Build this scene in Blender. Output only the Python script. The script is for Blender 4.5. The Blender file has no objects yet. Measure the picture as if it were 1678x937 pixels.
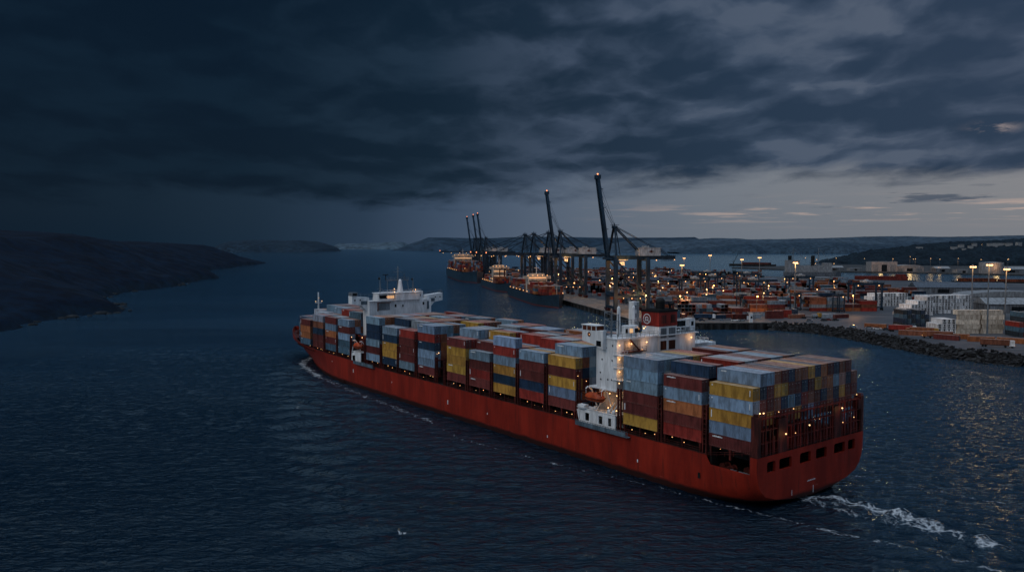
import bpy, math, random
import numpy as np
from mathutils import Vector, Matrix
random.seed(7); rng = np.random.default_rng(7)
scene = bpy.context.scene
COL = scene.collection
PI = math.pi
R = math.radians

# ------------------------------------------------------------------ mesh helper
class MB:
    """collects shapes, builds ONE mesh object"""
    def __init__(s): s.v = []; s.f = []; s.m = []; s.sm = []
    def add(s, vs, fs, m=0, smooth=False):
        o = len(s.v); s.v += [tuple(p) for p in vs]
        for f in fs:
            s.f.append(tuple(i + o for i in f)); s.m.append(m); s.sm.append(smooth)
        return s
    def box(s, x0, x1, y0, y1, z0, z1, m=0):
        v = [(x0,y0,z0),(x1,y0,z0),(x1,y1,z0),(x0,y1,z0),(x0,y0,z1),(x1,y0,z1),(x1,y1,z1),(x0,y1,z1)]
        return s.add(v, [(3,2,1,0),(4,5,6,7),(0,1,5,4),(1,2,6,5),(2,3,7,6),(3,0,4,7)], m)
    def beam(s, p, q, w, h=None, m=0):
        h = h or w; p = Vector(p); q = Vector(q); d = (q - p)
        if d.length < 1e-6: return s
        d.normalize(); up = Vector((0,0,1)) if abs(d.z) < .95 else Vector((1,0,0))
        a = d.cross(up).normalized() * (w/2); b = a.cross(d).normalized() * (h/2)
        v = [p-a-b, p+a-b, p+a+b, p-a+b, q-a-b, q+a-b, q+a+b, q-a+b]
        return s.add(v, [(3,2,1,0),(4,5,6,7),(0,1,5,4),(1,2,6,5),(2,3,7,6),(3,0,4,7)], m)
    def tube(s, p, q, r0, r1=None, n=8, m=0, cap=True):
        r1 = r0 if r1 is None else r1
        p = Vector(p); q = Vector(q); d = (q-p).normalized()
        up = Vector((0,0,1)) if abs(d.z) < .95 else Vector((1,0,0))
        a = d.cross(up).normalized(); b = a.cross(d).normalized(); v = []
        for c, r in ((p, r0), (q, r1)):
            for i in range(n):
                t = 2*PI*i/n; v.append(c + a*math.cos(t)*r + b*math.sin(t)*r)
        f = [(i, (i+1) % n, n+(i+1) % n, n+i) for i in range(n)]
        s.add(v, f, m, True)
        if cap: s.add(v, [tuple(range(n-1,-1,-1)), tuple(range(n, 2*n))], m)
        return s
    def path(s, pts, r, n=6, m=0):
        for a, b in zip(pts, pts[1:]): s.tube(a, b, r, n=n, m=m)
        return s
    def prism(s, poly, z0, z1, m=0, mtop=None, mbot=True):
        n = len(poly); v = [(x,y,z0) for x,y in poly] + [(x,y,z1) for x,y in poly]
        s.add(v, [(i,(i+1)%n,n+(i+1)%n,n+i) for i in range(n)], m)
        s.add(v, [tuple(range(n,2*n))], m if mtop is None else mtop)
        if mbot: s.add(v, [tuple(range(n-1,-1,-1))], m)
        return s
    def ell(s, c, rx, ry, rz, n=12, k=8, m=0, z_lo=-1.0):
        v = []; f = []
        for j in range(k+1):
            t = math.asin(max(-1, z_lo)) + (PI/2 - math.asin(max(-1, z_lo)))*j/k
            for i in range(n):
                a = 2*PI*i/n
                v.append((c[0]+rx*math.cos(t)*math.cos(a), c[1]+ry*math.cos(t)*math.sin(a), c[2]+rz*math.sin(t)))
        for j in range(k):
            for i in range(n):
                f.append((j*n+i, j*n+(i+1)%n, (j+1)*n+(i+1)%n, (j+1)*n+i))
        return s.add(v, f, m, True)
    def loft(s, rings, m=0, smooth=True, closed=False, cap=False):
        n = len(rings[0]); v = [p for r in rings for p in r]; f = []
        for j in range(len(rings)-1):
            for i in range(n if closed else n-1):
                f.append((j*n+i, j*n+(i+1)%n, (j+1)*n+(i+1)%n, (j+1)*n+i))
        s.add(v, f, m, smooth)
        if cap: s.add(v, [tuple(range(n-1,-1,-1)), tuple(range((len(rings)-1)*n, len(rings)*n))], m)
        return s
    def rail(s, pts, h=1.1, step=2.0, w=.06, m=0):
        for a, b in zip(pts, pts[1:]):
            a = Vector(a); b = Vector(b); L = (b-a).length; k = max(1, round(L/step))
            for z in (h*.5, h): s.beam(a+Vector((0,0,z)), b+Vector((0,0,z)), w, w, m)
            for i in range(k+1):
                p = a+(b-a)*(i/k); s.beam(p, p+Vector((0,0,h)), w, w, m)
        return s
    def mesh(s, name, mats):
        me = bpy.data.meshes.new(name); me.from_pydata(s.v, [], s.f)
        for m in (mats if isinstance(mats, (list, tuple)) else [mats]): me.materials.append(m)
        me.polygons.foreach_set('material_index', s.m); me.polygons.foreach_set('use_smooth', s.sm)
        me.update(); return me
    def build(s, name, mats, parent=None, **props):
        return put(name, s.mesh(name, mats), parent, **props)

def put(name, me, parent=None, loc=(0,0,0), rotz=0, color=None, **props):
    o = bpy.data.objects.new(name, me); COL.objects.link(o)
    if parent is not None: o.parent = parent
    o.location = loc; o.rotation_euler = (0,0,rotz)
    if color is not None: o.color = (*color, 1)
    for k, v in props.items():
        if v: o[k] = v
    return o
def thing(name, label, category, loc=(0,0,0), rotz=0, group=None):
    return put(name, None, None, loc, rotz, label=label, category=category, group=group)
def copy_tree(o, parent=None, loc=None, rotz=None, label=None, color=None, skip=()):
    c = o.copy(); COL.objects.link(c); c.parent = parent
    if loc is not None: c.location = loc
    if rotz is not None: c.rotation_euler = (0,0,rotz)
    if label: c['label'] = label
    if color is not None: c.color = (*color, 1)
    for ch in list(o.children):
        if ch.name.split('.')[0] in skip: continue
        copy_tree(ch, c, color=color)
    return c

# ------------------------------------------------------------------ materials
def newmat(name):
    m = bpy.data.materials.new(name); m.use_nodes = True; nt = m.node_tree
    nt.nodes['Principled BSDF'].inputs['Specular IOR Level'].default_value = .22
    return m, nt, nt.nodes, nt.links, nt.nodes['Principled BSDF']
def ramp(nd, stops, interp='LINEAR'):
    r = nd.new('ShaderNodeValToRGB'); cr = r.color_ramp; cr.interpolation = interp
    while len(cr.elements) < len(stops): cr.elements.new(.5)
    for e, (p, c) in zip(cr.elements, stops): e.position = p; e.color = (*c, 1) if len(c) == 3 else c
    return r
def noise(nd, ln, vec, scale, detail=4, rough=.55):
    n = nd.new('ShaderNodeTexNoise'); n.inputs['Scale'].default_value = scale
    n.inputs['Detail'].default_value = detail; n.inputs['Roughness'].default_value = rough
    if vec is not None: ln.new(vec, n.inputs['Vector'])
    return n.outputs['Fac']
def mapping(nd, ln, src, scale=(1,1,1), loc=(0,0,0)):
    mp = nd.new('ShaderNodeMapping'); mp.inputs['Scale'].default_value = scale; mp.inputs['Location'].default_value = loc
    ln.new(src, mp.inputs['Vector']); return mp.outputs['Vector']
def mixc(nd, ln, fac, a, b, mode='MIX'):
    m = nd.new('ShaderNodeMix'); m.data_type = 'RGBA'; m.blend_type = mode
    for s, val in ((0, fac), (6, a), (7, b)):
        if hasattr(val, 'is_linked'): ln.new(val, m.inputs[s])
        else: m.inputs[s].default_value = val if s == 0 else (*val, 1)
    return m.outputs[2]
def coords(nd, which='Object'):
    return nd.new('ShaderNodeTexCoord').outputs[which]
def paint(name, col, rough=.55, var=.35, scale=.6, streak=True, metal=0.0, dark=None):
    """weathered paint: large blotches, vertical run-off streaks, fine dirt"""
    m, nt, nd, ln, b = newmat(name); co = coords(nd)
    f1 = noise(nd, ln, mapping(nd, ln, co, (1,1,.25) if streak else (1,1,1)), scale, 6, .65)
    f2 = noise(nd, ln, mapping(nd, ln, co, (1,1,.12) if streak else (1,1,1)), scale*5, 3, .6)
    dk = dark or tuple(c*(1-var*1.6) if var < .6 else c*.1 for c in col)
    c1 = mixc(nd, ln, ramp_fac(nd, ln, f1, .38, .68), dk, col)
    c2 = mixc(nd, ln, ramp_fac(nd, ln, f2, .3, .75), tuple(c*(1-var*.7) for c in col), (1,1,1))
    out = mixc(nd, ln, .5, c1, mixc(nd, ln, 1.0, c1, c2, 'MULTIPLY'))
    ln.new(out, b.inputs['Base Color']); b.inputs['Roughness'].default_value = rough; b.inputs['Metallic'].default_value = metal
    return m
def ramp_fac(nd, ln, src, lo, hi):
    mr = nd.new('ShaderNodeMapRange'); mr.inputs[1].default_value = lo; mr.inputs[2].default_value = hi
    mr.interpolation_type = 'SMOOTHSTEP'; ln.new(src, mr.inputs[0]); return mr.outputs[0]
def glow(name, col, strength):
    m, nt, nd, ln, b = newmat(name); b.inputs['Base Color'].default_value = (*col, 1)
    b.inputs['Emission Color'].default_value = (*col, 1); b.inputs['Emission Strength'].default_value = strength
    return m

M = {}
M['white'] = paint('white_ship_paint', (.74,.76,.78), .45, .18)
M['white_in'] = paint('cream_wall_paint', (.55,.50,.44), .5, .25)
M['red_dark'] = paint('dark_red_steel', (.13,.022,.016), .6, .5)
M['red_frame'] = paint('red_brown_steel', (.125,.019,.013), .6, .45)
M['funnel_red'] = paint('funnel_red_paint', (.30,.028,.018), .5, .3)
M['black'] = paint('soot_black_paint', (.008,.008,.009), .7, .4)
M['dark'] = paint('shadowed_steel', (.02,.019,.02), .75, .5)  # plain near-black steel colour
M['grey'] = paint('grey_steel_paint', (.22,.25,.28), .55, .3)
M['bluegrey'] = paint('blue_grey_deck_paint', (.14,.20,.25), .6, .35)
M['orange'] = paint('lifeboat_orange', (.50,.085,.022), .45, .3)
M['crane'] = paint('crane_blue_paint', (.022,.052,.088), .5, .35, .15)
M['crane_white'] = paint('machinery_house_white', (.5,.51,.52), .5, .3)
M['glass'] = paint('dark_window_glass', (.012,.016,.02), .15, .3)
M['warmglass'] = glow('lit_window', (1.0,.55,.25), .55)
M['lamp'] = glow('warm_lamp', (1.0,.50,.19), 1.9)
M['lamp_hot'] = glow('floodlight_lamp', (1.0,.56,.24), 2.8)
M['lamp_red'] = glow('aviation_lamp', (1.0,.28,.10), 3.0)
M['rod'] = paint('galvanised_rod', (.22,.23,.24), .5, .3)
M['yellow'] = paint('yellow_machine_paint', (.40,.23,.04), .5, .3)
M['rubber'] = paint('black_rubber', (.012,.012,.012), .85, .3)
M['rust'] = paint('rusty_orange_steel', (.22,.055,.022), .75, .5)

def container_mat():
    m, nt, nd, ln, b = newmat('container_paint')
    oi = nd.new('ShaderNodeObjectInfo'); co = coords(nd)
    off = nd.new('ShaderNodeVectorMath'); off.operation = 'ADD'; ln.new(co, off.inputs[0])
    cm = nd.new('ShaderNodeCombineXYZ')
    mu = nd.new('ShaderNodeMath'); mu.operation = 'MULTIPLY'; mu.inputs[1].default_value = 173.0
    ln.new(oi.outputs['Random'], mu.inputs[0]); ln.new(mu.outputs[0], cm.inputs[0]); ln.new(mu.outputs[0], cm.inputs[1])
    ln.new(cm.outputs[0], off.inputs[1]); co = off.outputs[0]
    f1 = noise(nd, ln, mapping(nd, ln, co, (1,1,.3)), .8, 6, .65)
    f2 = noise(nd, ln, mapping(nd, ln, co, (3,3,.35)), 1.2, 5, .7)
    dk = mixc(nd, ln, 1.0, oi.outputs['Color'], (.55,.52,.5), 'MULTIPLY')
    c = mixc(nd, ln, ramp_fac(nd, ln, f1, .36, .62), dk, oi.outputs['Color'])
    c = mixc(nd, ln, ramp_fac(nd, ln, f2, .62, .74), c, (.075,.035,.02))        # rust runs
    br = nd.new('ShaderNodeMapRange'); br.inputs[3].default_value = .78; br.inputs[4].default_value = 1.2; ln.new(oi.outputs['Random'], br.inputs[0])
    c = mixc(nd, ln, 1.0, c, _grey(nd, ln, br.outputs[0]), 'MULTIPLY')
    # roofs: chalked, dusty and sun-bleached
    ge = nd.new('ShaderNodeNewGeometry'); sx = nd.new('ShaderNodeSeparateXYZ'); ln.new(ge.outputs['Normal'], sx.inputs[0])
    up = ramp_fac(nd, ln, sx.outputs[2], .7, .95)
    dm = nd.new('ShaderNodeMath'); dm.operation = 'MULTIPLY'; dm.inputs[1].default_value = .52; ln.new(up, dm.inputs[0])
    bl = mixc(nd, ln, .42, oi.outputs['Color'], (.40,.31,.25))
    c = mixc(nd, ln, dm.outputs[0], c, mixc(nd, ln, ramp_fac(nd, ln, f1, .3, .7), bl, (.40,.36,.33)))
    ln.new(c, b.inputs['Base Color']); b.inputs['Roughness'].default_value = .5
    return m
def _grey(nd, ln, v):
    c = nd.new('ShaderNodeCombineXYZ')
    for i in range(3): ln.new(v, c.inputs[i])
    return c.outputs[0]
M['cont'] = container_mat()
def vcol_mat():
    m, nt, nd, ln, b = newmat('stacked_container_paint')
    a = nd.new('ShaderNodeAttribute'); a.attribute_name = 'Col'; co = coords(nd)
    f = noise(nd, ln, mapping(nd, ln, co, (.5,.5,.2)), 1.0, 5, .65)
    dk = mixc(nd, ln, 1.0, a.outputs['Color'], (.5,.48,.46), 'MULTIPLY')
    c = mixc(nd, ln, ramp_fac(nd, ln, f, .38, .62), dk, a.outputs['Color'])
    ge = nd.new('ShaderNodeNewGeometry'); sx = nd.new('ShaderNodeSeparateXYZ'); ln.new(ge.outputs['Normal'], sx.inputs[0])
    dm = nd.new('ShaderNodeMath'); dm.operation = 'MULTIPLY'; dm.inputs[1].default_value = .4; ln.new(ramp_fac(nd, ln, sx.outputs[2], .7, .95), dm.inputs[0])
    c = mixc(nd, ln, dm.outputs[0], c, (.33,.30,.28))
    ln.new(c, b.inputs['Base Color']); b.inputs['Roughness'].default_value = .55
    return m
M['vcol'] = vcol_mat()

# ------------------------------------------------------------------ expression builder for node maths
class X:
    nt = None
    def __init__(s, v): s.v = v
    @staticmethod
    def op(o, *a, clamp=False):
        n = X.nt.nodes.new('ShaderNodeMath'); n.operation = o; n.use_clamp = clamp
        for i, q in enumerate(a):
            q = q.v if isinstance(q, X) else q
            if hasattr(q, 'is_linked'): X.nt.links.new(q, n.inputs[i])
            else: n.inputs[i].default_value = float(q)
        return X(n.outputs[0])
    def __add__(s, o): return X.op('ADD', s, o)
    __radd__ = __add__
    def __sub__(s, o): return X.op('SUBTRACT', s, o)
    def __rsub__(s, o): return X.op('SUBTRACT', o, s)
    def __mul__(s, o): return X.op('MULTIPLY', s, o)
    __rmul__ = __mul__
    def __truediv__(s, o): return X.op('DIVIDE', s, o)
    def ss(s, lo, hi):
        n = X.nt.nodes.new('ShaderNodeMapRange'); n.interpolation_type = 'SMOOTHSTEP'
        X.nt.links.new(s.v, n.inputs[0])
        for i, q in ((1, lo), (2, hi)):
            if isinstance(q, X): X.nt.links.new(q.v, n.inputs[i])
            else: n.inputs[i].default_value = q
        return X(n.outputs[0])
def xyz(x, y, z):
    n = X.nt.nodes.new('ShaderNodeCombineXYZ')
    for i, q in enumerate((x, y, z)):
        if isinstance(q, X): X.nt.links.new(q.v, n.inputs[i])
        else: n.inputs[i].default_value = q
    return n.outputs[0]

# ------------------------------------------------------------------ world: overcast dusk sky
SUN_EL, SUN_AZ = R(38), R(-118)      # azimuth from +Y towards +X
def make_world():
    w = bpy.data.worlds.new('World'); scene.world = w; w.use_nodes = True
    nt = w.node_tree; nd = nt.nodes; ln = nt.links; X.nt = nt
    bg = nd['Background']
    sky = nd.new('ShaderNodeTexSky'); sky.sky_type = 'NISHITA'; sky.sun_disc = False
    sky.sun_elevation = SUN_EL; sky.sun_rotation = SUN_AZ; sky.altitude = 50; sky.dust_density = 2.5
    g = nd.new('ShaderNodeTexCoord').outputs['Generated']
    sp = nd.new('ShaderNodeSeparateXYZ'); ln.new(g, sp.inputs[0])
    x, y, z = (X(sp.outputs[i]) for i in range(3))
    az = X.op('ARCTAN2', x, y)                    # 0 straight ahead, + right
    zc = X.op('MAXIMUM', z, 0.0)
    t = ((az + .66) / 1.32)
    def az_ramp(stops):
        r = ramp(nd, stops); ln.new(t.v, r.inputs[0]); return r.outputs[0]
    # cloud sheet: billows that shrink towards the horizon, lit from the clear band below
    zz = zc + .12
    uu, vv = az*3.3 + az*.30/zz, X.op('LOGARITHM', zz, 2.718)*-3.3
    wu = X(noise(nd, ln, xyz(uu*1.6, vv*1.6, 3.0), 1.0, 4, .55)); wv_ = X(noise(nd, ln, xyz(uu*1.6 + 7.0, vv*1.6, 9.0), 1.0, 4, .55))
    au, av = uu + (wu-.5)*.42, vv + (wv_-.5)*.50
    def lumps(a, b, sc):
        vo = nd.new('ShaderNodeTexVoronoi'); vo.feature = 'F1'; vo.inputs['Scale'].default_value = sc
        vo.inputs['Detail'].default_value = 2.0; vo.inputs['Roughness'].default_value = .5
        ln.new(xyz(a, b, 0.7), vo.inputs['Vector']); return X(vo.outputs['Distance'])
    def dens(da, dv):
        f = X(noise(nd, ln, xyz(au + 1.3 + da, av + dv, 0.3), 1.0, 9, .52))
        return f*.72 + (1.0 - lumps(au + da, av + dv, 1.25))*.30
    n1 = X(noise(nd, ln, xyz(au*.8 + 1.3, av*.8, 4.3), 1.0, 5, .5))
    n2 = X(noise(nd, ln, xyz(au*3.1 + 4.0, av*3.1, 5.0), 1.0, 8, .56))
    d0 = dens(0.0, 0.0); d1 = dens(-.02, .17)
    nn = (d0 - d1)*1.7 + (1.0 - d0)*.55 + n2*.34 + n1*.28
    dark = az_ramp([(0,(.0012,.0072,.0175)),(.25,(.0018,.0085,.020)),(.42,(.0042,.0140,.029)),(.55,(.0105,.0240,.046)),(.72,(.0175,.0350,.066)),(1,(.0260,.0450,.082))])
    lite = az_ramp([(0,(.0026,.0110,.0240)),(.25,(.0036,.0135,.028)),(.42,(.0125,.0280,.051)),(.55,(.0430,.0660,.109)),(.72,(.0540,.0800,.128)),(1,(.0640,.0860,.134))])
    cl = mixc(nd, ln, nn.ss(.50, .86).v, dark, lite)
    rim = nn.ss(.70, .84) * az.ss(-.1, .5) * .45
    cl = mixc(nd, ln, rim.v, cl, (.105,.128,.172))
    spot = X.op('EXPONENT', ((az-.548)*(az-.548)/(.017*.017) + (z-.128)*(z-.128)/(.0055*.0055)) * -1.0) * n2.ss(.42, .54)
    cl = mixc(nd, ln, spot.v, cl, (.42,.34,.32))
    # clear band under the sheet
    band = az_ramp([(0,(.0028,.0098,.0215)),(.16,(.0050,.0155,.031)),(.26,(.0095,.0235,.044)),(.36,(.0190,.0390,.072)),(.44,(.0460,.0760,.128)),(.53,(.0900,.1230,.178)),(.68,(.1600,.1830,.218)),(1,(.2350,.2320,.242))])
    hz = (z*-18.0 + 1.0)
    band = mixc(nd, ln, X.op('MULTIPLY', z.ss(.085, .0), .25).v, band, (.09,.12,.165))
    band = mixc(nd, ln, (az.ss(.15,-.3)).v, band, az_ramp([(0,(.0028,.0098,.0215)),(.16,(.0050,.0155,.031)),(.26,(.0095,.0235,.044)),(.36,(.0190,.0390,.072)),(.44,(.0440,.0740,.126)),(.53,(.07,.10,.155)),(1,(.07,.10,.155))]))
    st = X(noise(nd, ln, xyz(az*9.0, z*150.0, 1.0), 1.0, 6, .6))
    streak = st.ss(.50, .62) * X.op('EXPONENT', (z-.043)*(z-.043)/(.011*.011) * -1.0) * az.ss(.02, .42)
    band = mixc(nd, ln, (streak*.95).v, band, (.44,.34,.30))
    sc = X(noise(nd, ln, xyz(az*7.0 + 11.0, z*75.0, 2.0), 1.0, 6, .62))
    small = sc.ss(.54, .62) * X.op('EXPONENT', (z-.055)*(z-.055)/(.016*.016) * -1.0) * az.ss(.2, .5)
    band = mixc(nd, ln, (small*.85).v, band, (.058,.078,.115))
    edge = az.ss(-.35, .25)*.032 + .050 + (n2 - .5)*.034 + (n1 - .5)*.085
    msk = (z - edge).ss(-.010, .016)
    col = mixc(nd, ln, msk.v, band, cl)
    # sky overhead and behind the viewer (outside the frame), brightness added to light the ship
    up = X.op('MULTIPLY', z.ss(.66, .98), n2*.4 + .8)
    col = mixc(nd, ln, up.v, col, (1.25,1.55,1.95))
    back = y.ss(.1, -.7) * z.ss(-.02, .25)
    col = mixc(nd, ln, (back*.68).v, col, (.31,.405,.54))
    # below the horizon: dim water colour
    col = mixc(nd, ln, z.ss(0.0, -.06).v, col, (.01,.02,.03))
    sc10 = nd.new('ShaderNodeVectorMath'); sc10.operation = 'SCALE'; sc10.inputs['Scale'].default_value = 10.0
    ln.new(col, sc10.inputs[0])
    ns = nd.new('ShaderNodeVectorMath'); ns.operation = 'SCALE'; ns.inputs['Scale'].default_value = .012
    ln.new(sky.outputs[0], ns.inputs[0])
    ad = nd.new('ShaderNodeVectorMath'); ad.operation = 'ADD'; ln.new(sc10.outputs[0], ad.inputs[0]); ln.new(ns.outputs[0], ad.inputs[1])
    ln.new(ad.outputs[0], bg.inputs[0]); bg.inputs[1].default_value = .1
make_world()

sun = bpy.data.lights.new('sun', 'SUN'); sun.energy = .85; sun.angle = R(35); sun.color = (1,.93,.86)
so = bpy.data.objects.new('sun', sun); COL.objects.link(so)
dv = Vector((math.sin(SUN_AZ)*math.cos(SUN_EL), math.cos(SUN_AZ)*math.cos(SUN_EL), math.sin(SUN_EL)))
so.rotation_euler = dv.to_track_quat('Z', 'Y').to_euler(); so.location = (0,0,300)

cam = bpy.data.cameras.new('camera'); co_ = bpy.data.objects.new('camera', cam); COL.objects.link(co_)
cam.sensor_width = 36; cam.lens = 36*1280.7/1678; cam.clip_end = 200000; cam.clip_start = 1
co_.location = (0,0,52); co_.rotation_euler = (PI/2 - math.atan(62.57/1280.7), 0, 0)
scene.camera = co_
scene.view_settings.view_transform = 'Standard'; scene.view_settings.look = 'None'
scene.view_settings.exposure = 0; scene.view_settings.gamma = 1
scene.cycles.use_denoising = True
scene.cycles.max_bounces = 5; scene.cycles.diffuse_bounces = 2; scene.cycles.glossy_bounces = 3
scene.cycles.sample_clamp_indirect = 3.0
scene.cycles.use_light_tree = True
# ------------------------------------------------------------------ ship frame
SX, SY, YAW = 47.04, 151.6, R(37.125)
SC, SS = math.cos(YAW), math.sin(YAW)
def sw(v, u, z=0):      # ship (starboard v, forward u) -> world
    return (SX + SC*v - SS*u, SY + SS*v + SC*u, z)
CV = 19.2                # centre line
HB = 19.6                # half beam

# ------------------------------------------------------------------ water
def smooth(a, b, x):
    t = np.clip((x-a)/(b-a), 0, 1); return t*t*(3-2*t)
def seg_dist(px, py, pts):
    best = np.full(px.shape, 1e9)
    for (ax, ay), (bx, by) in zip(pts, pts[1:]):
        dx, dy = bx-ax, by-ay; L = dx*dx+dy*dy
        t = np.clip(((px-ax)*dx+(py-ay)*dy)/L, 0, 1)
        best = np.minimum(best, np.hypot(px-ax-t*dx, py-ay-t*dy))
    return best
def vnoise(x, y, sc, seed, octv=5):
    """value noise on numpy grids"""
    out = np.zeros_like(x); a = 1.0; tot = 0
    for o in range(octv):
        g = np.random.default_rng(seed+o).random((128, 128))
        fx, fy = x*sc, y*sc; ix, iy = np.floor(fx).astype(int), np.floor(fy).astype(int)
        tx, ty = fx-ix, fy-iy; tx = tx*tx*(3-2*tx); ty = ty*ty*(3-2*ty)
        G = lambda i, j: g[np.mod(i, 128), np.mod(j, 128)]
        out += a*((G(ix,iy)*(1-tx)+G(ix+1,iy)*tx)*(1-ty)+(G(ix,iy+1)*(1-tx)+G(ix+1,iy+1)*tx)*ty)
        tot += a; a *= .5; sc *= 2.03
    return out/tot
def make_water():
    def axis(lo, hi, st, far_lo, far_hi, grow=1.16):
        a = list(np.arange(lo, hi, st)); d = st; p = a[-1]
        while p < far_hi: d *= grow; p += d; a.append(p)
        d = st; p = a[0]; pre = []
        while p > far_lo: d *= grow; p -= d; pre.append(p)
        return np.array(pre[::-1] + a)
    xs = axis(-215, 195, .85, -90000, 90000); ys = axis(104, 400, .85, -3000, 110000)
    Xg, Yg = np.meshgrid(xs, ys)
    dxx = np.gradient(xs)[None, :]*np.ones_like(Xg); dyy = np.gradient(ys)[:, None]*np.ones_like(Xg)
    cell = np.maximum(dxx, dyy)
    H = np.zeros_like(Xg)
    wr = np.random.default_rng(3)
    for i in range(46):
        lam = 2.6*(1.07**i) if i < 22 else wr.uniform(2.6, 6)
        a = .0125*lam if lam < 5 else .0045*lam
        th = R(100) + wr.normal(0, .50)
        k = 2*PI/lam; ph = wr.uniform(0, 2*PI)
        fade = np.clip((lam/2.6 - cell)/(lam/2.6*.4), 0, 1)
        arg = k*(Xg*math.cos(th)+Yg*math.sin(th)) + ph + .9*np.sin(.021*Xg*math.sin(i*1.7)+.017*Yg+i)
        s = np.sin(arg)
        H += a*fade*(s + .34*np.cos(2*arg))*.62
    # local gustiness
    gust = .82 + .30*np.sin(Xg*.013+Yg*.021+.7)*np.sin(Yg*.011-Xg*.019) 
    H *= gust
    # ship coordinates
    dX, dY = Xg-SX, Yg-SY
    V = dX*SC + dY*SS; U = -dX*SS + dY*SC
    # port-side diverging bow waves: crests oblique to the wedge line
    s = 250 - U; d = -(V - 3)
    for side in (1,):
        wedge = d - (s*.335 + 1.0)
        amp = np.exp(-(wedge/9.0)**2)*smooth(4, 40, s)*np.exp(-np.clip(s,0,None)/210.)
        ph = 2*PI*(s*.80 + d*.62 + 2.2*np.sin(d*.21) + 9*(vnoise(Xg,Yg,1/30.,8,3)-.5))/12.0
        H += 1.7*amp*(.45+1.1*vnoise(Xg,Yg,1/17.,5,3))*(np.sin(ph) + .42*np.cos(2*ph)) - .4*amp
        amp2 = np.exp(-((d - s*.20)/12.0)**2)*smooth(2, 30, s)*np.exp(-np.clip(s,0,None)/170.)
        H += .5*amp2*np.sin(2*PI*(s*.62 + d*.7)/8.5)
    # bow swell close to the stem
    H += .9*np.exp(-((d-2)/5.)**2)*np.exp(-((s-6)/14.)**2)
    # stern wash turbulence
    wash = np.exp(-((V - 20.)/8.)**2)*smooth(3, -8, U)*smooth(-75, -35, U)
    for i in range(14):
        lam = wr.uniform(2.5, 7); th = wr.uniform(0, 2*PI)
        H += .05*wash*lam*.5*np.sin(2*PI/lam*(Xg*math.cos(th)+Yg*math.sin(th))+wr.uniform(0,6))
    H += .25*wash*np.abs(np.sin(U*.21+.4*np.sin(V*.5)))
    # transverse wake arms behind the stern, port quarter
    wl = seg_dist(U, V, [(12,-1),(-6,0.5),(-17,2.5),(-27,5.5),(-36,6.5),(-60,12)])
    H += .40*np.exp(-(wl/2.2)**2)*smooth(14, -6, U)
    H *= np.where(cell > 60, 0, 1)
    # foam density
    F = np.zeros_like(H)
    def line(pts, w, a): 
        nonlocal F
        F = np.maximum(F, a*np.exp(-(seg_dist(U, V, pts)/w)**2))
    line([(258,17),(248,9),(236,4),(222,1.5),(206,-1.5)], 3.2, .90)
    line([(222,1.5),(206,-1.5),(180,-4),(154,-6),(108,-8)], 2.4, .70)
    line([(110,-8),(85,-13),(61,-10),(45,-7.5),(20,-2.0),(7,-1)], .9, .76)
    line([(150,-3),(100,-3.2),(60,-2.6),(20,-1.4)], 1.2, .42)
    line([(7,-1),(-5,.5),(-17,2.3),(-26,5.2),(-35,6.2),(-60,12)], 1.3, .72)
    line([(0,17.5),(-9,20.8),(-19,21.5),(-28,20),(-36,19.5)], 3.7, .92)
    line([(-2,15),(-10,15),(-20,17),(-30,18.5)], 3.0, .70)
    line([(-30,19.5),(-50,20),(-70,22)], 3.5, .55)
    line([(1,39.8),(-4,41.4),(-9.5,41.6),(-17,43.4),(-30,46)], 1.3, .74)
    line([(-8,8),(-20,10),(-35,15)], 1.0, .55)
    for k in range(8):        # whitecap flecks on the first bow crests
        s0 = 18 + k*13; d0 = s0*.335 + 1
        line([(250-s0, 3-d0),(250-s0-2.5, 3-d0-2.0)], .9, .74)
    F *= np.where(cell > 2.5, 0, 1)
    nx, ny = len(xs), len(ys)
    me = bpy.data.meshes.new('water'); me.vertices.add(nx*ny)
    me.vertices.foreach_set('co', np.stack([Xg, Yg, H], -1).astype(np.float32).ravel())
    idx = np.arange(nx*ny).reshape(ny, nx)
    q = np.stack([idx[:-1,:-1], idx[:-1,1:], idx[1:,1:], idx[1:,:-1]], -1).reshape(-1, 4)
    me.loops.add(q.size); me.loops.foreach_set('vertex_index', q.ravel().astype(np.int32))
    me.polygons.add(len(q)); me.polygons.foreach_set('loop_start', (np.arange(len(q))*4).astype(np.int32))
    me.polygons.foreach_set('loop_total', np.full(len(q), 4, np.int32))
    me.polygons.foreach_set('use_smooth', np.ones(len(q), bool))
    at = me.attributes.new('foam', 'FLOAT', 'POINT'); at.data.foreach_set('value', F.astype(np.float32).ravel())
    me.update(calc_edges=True)
    m, nt, nd, ln, b = newmat('sea_water'); co = coords(nd); X.nt = nt
    fo = nd.new('ShaderNodeAttribute'); fo.attribute_name = 'foam'
    gp = nd.new('ShaderNodeNewGeometry'); vl = nd.new('ShaderNodeVectorMath'); vl.operation = 'LENGTH'; ln.new(gp.outputs['Position'], vl.inputs[0])
    lane2 = X(noise(nd, ln, mapping(nd, ln, co, (.0022,.012,1)), 1.0, 5, .6))
    far_lift = X(vl.outputs['Value']).ss(150., 620.)                     # far water's brightness put into the base colour, rising with distance
    ln.new(mixc(nd, ln, (far_lift*(lane2.ss(.3,.7)*.5+.7)).v, (.0010,.0060,.0130), (.0085,.0265,.0490)), b.inputs['Base Color'])
    b.inputs['Coat Weight'].default_value = 0; b.inputs['IOR'].default_value = 1.33
    b.inputs['Roughness'].default_value = .06; b.inputs['Specular IOR Level'].default_value = .42
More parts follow.
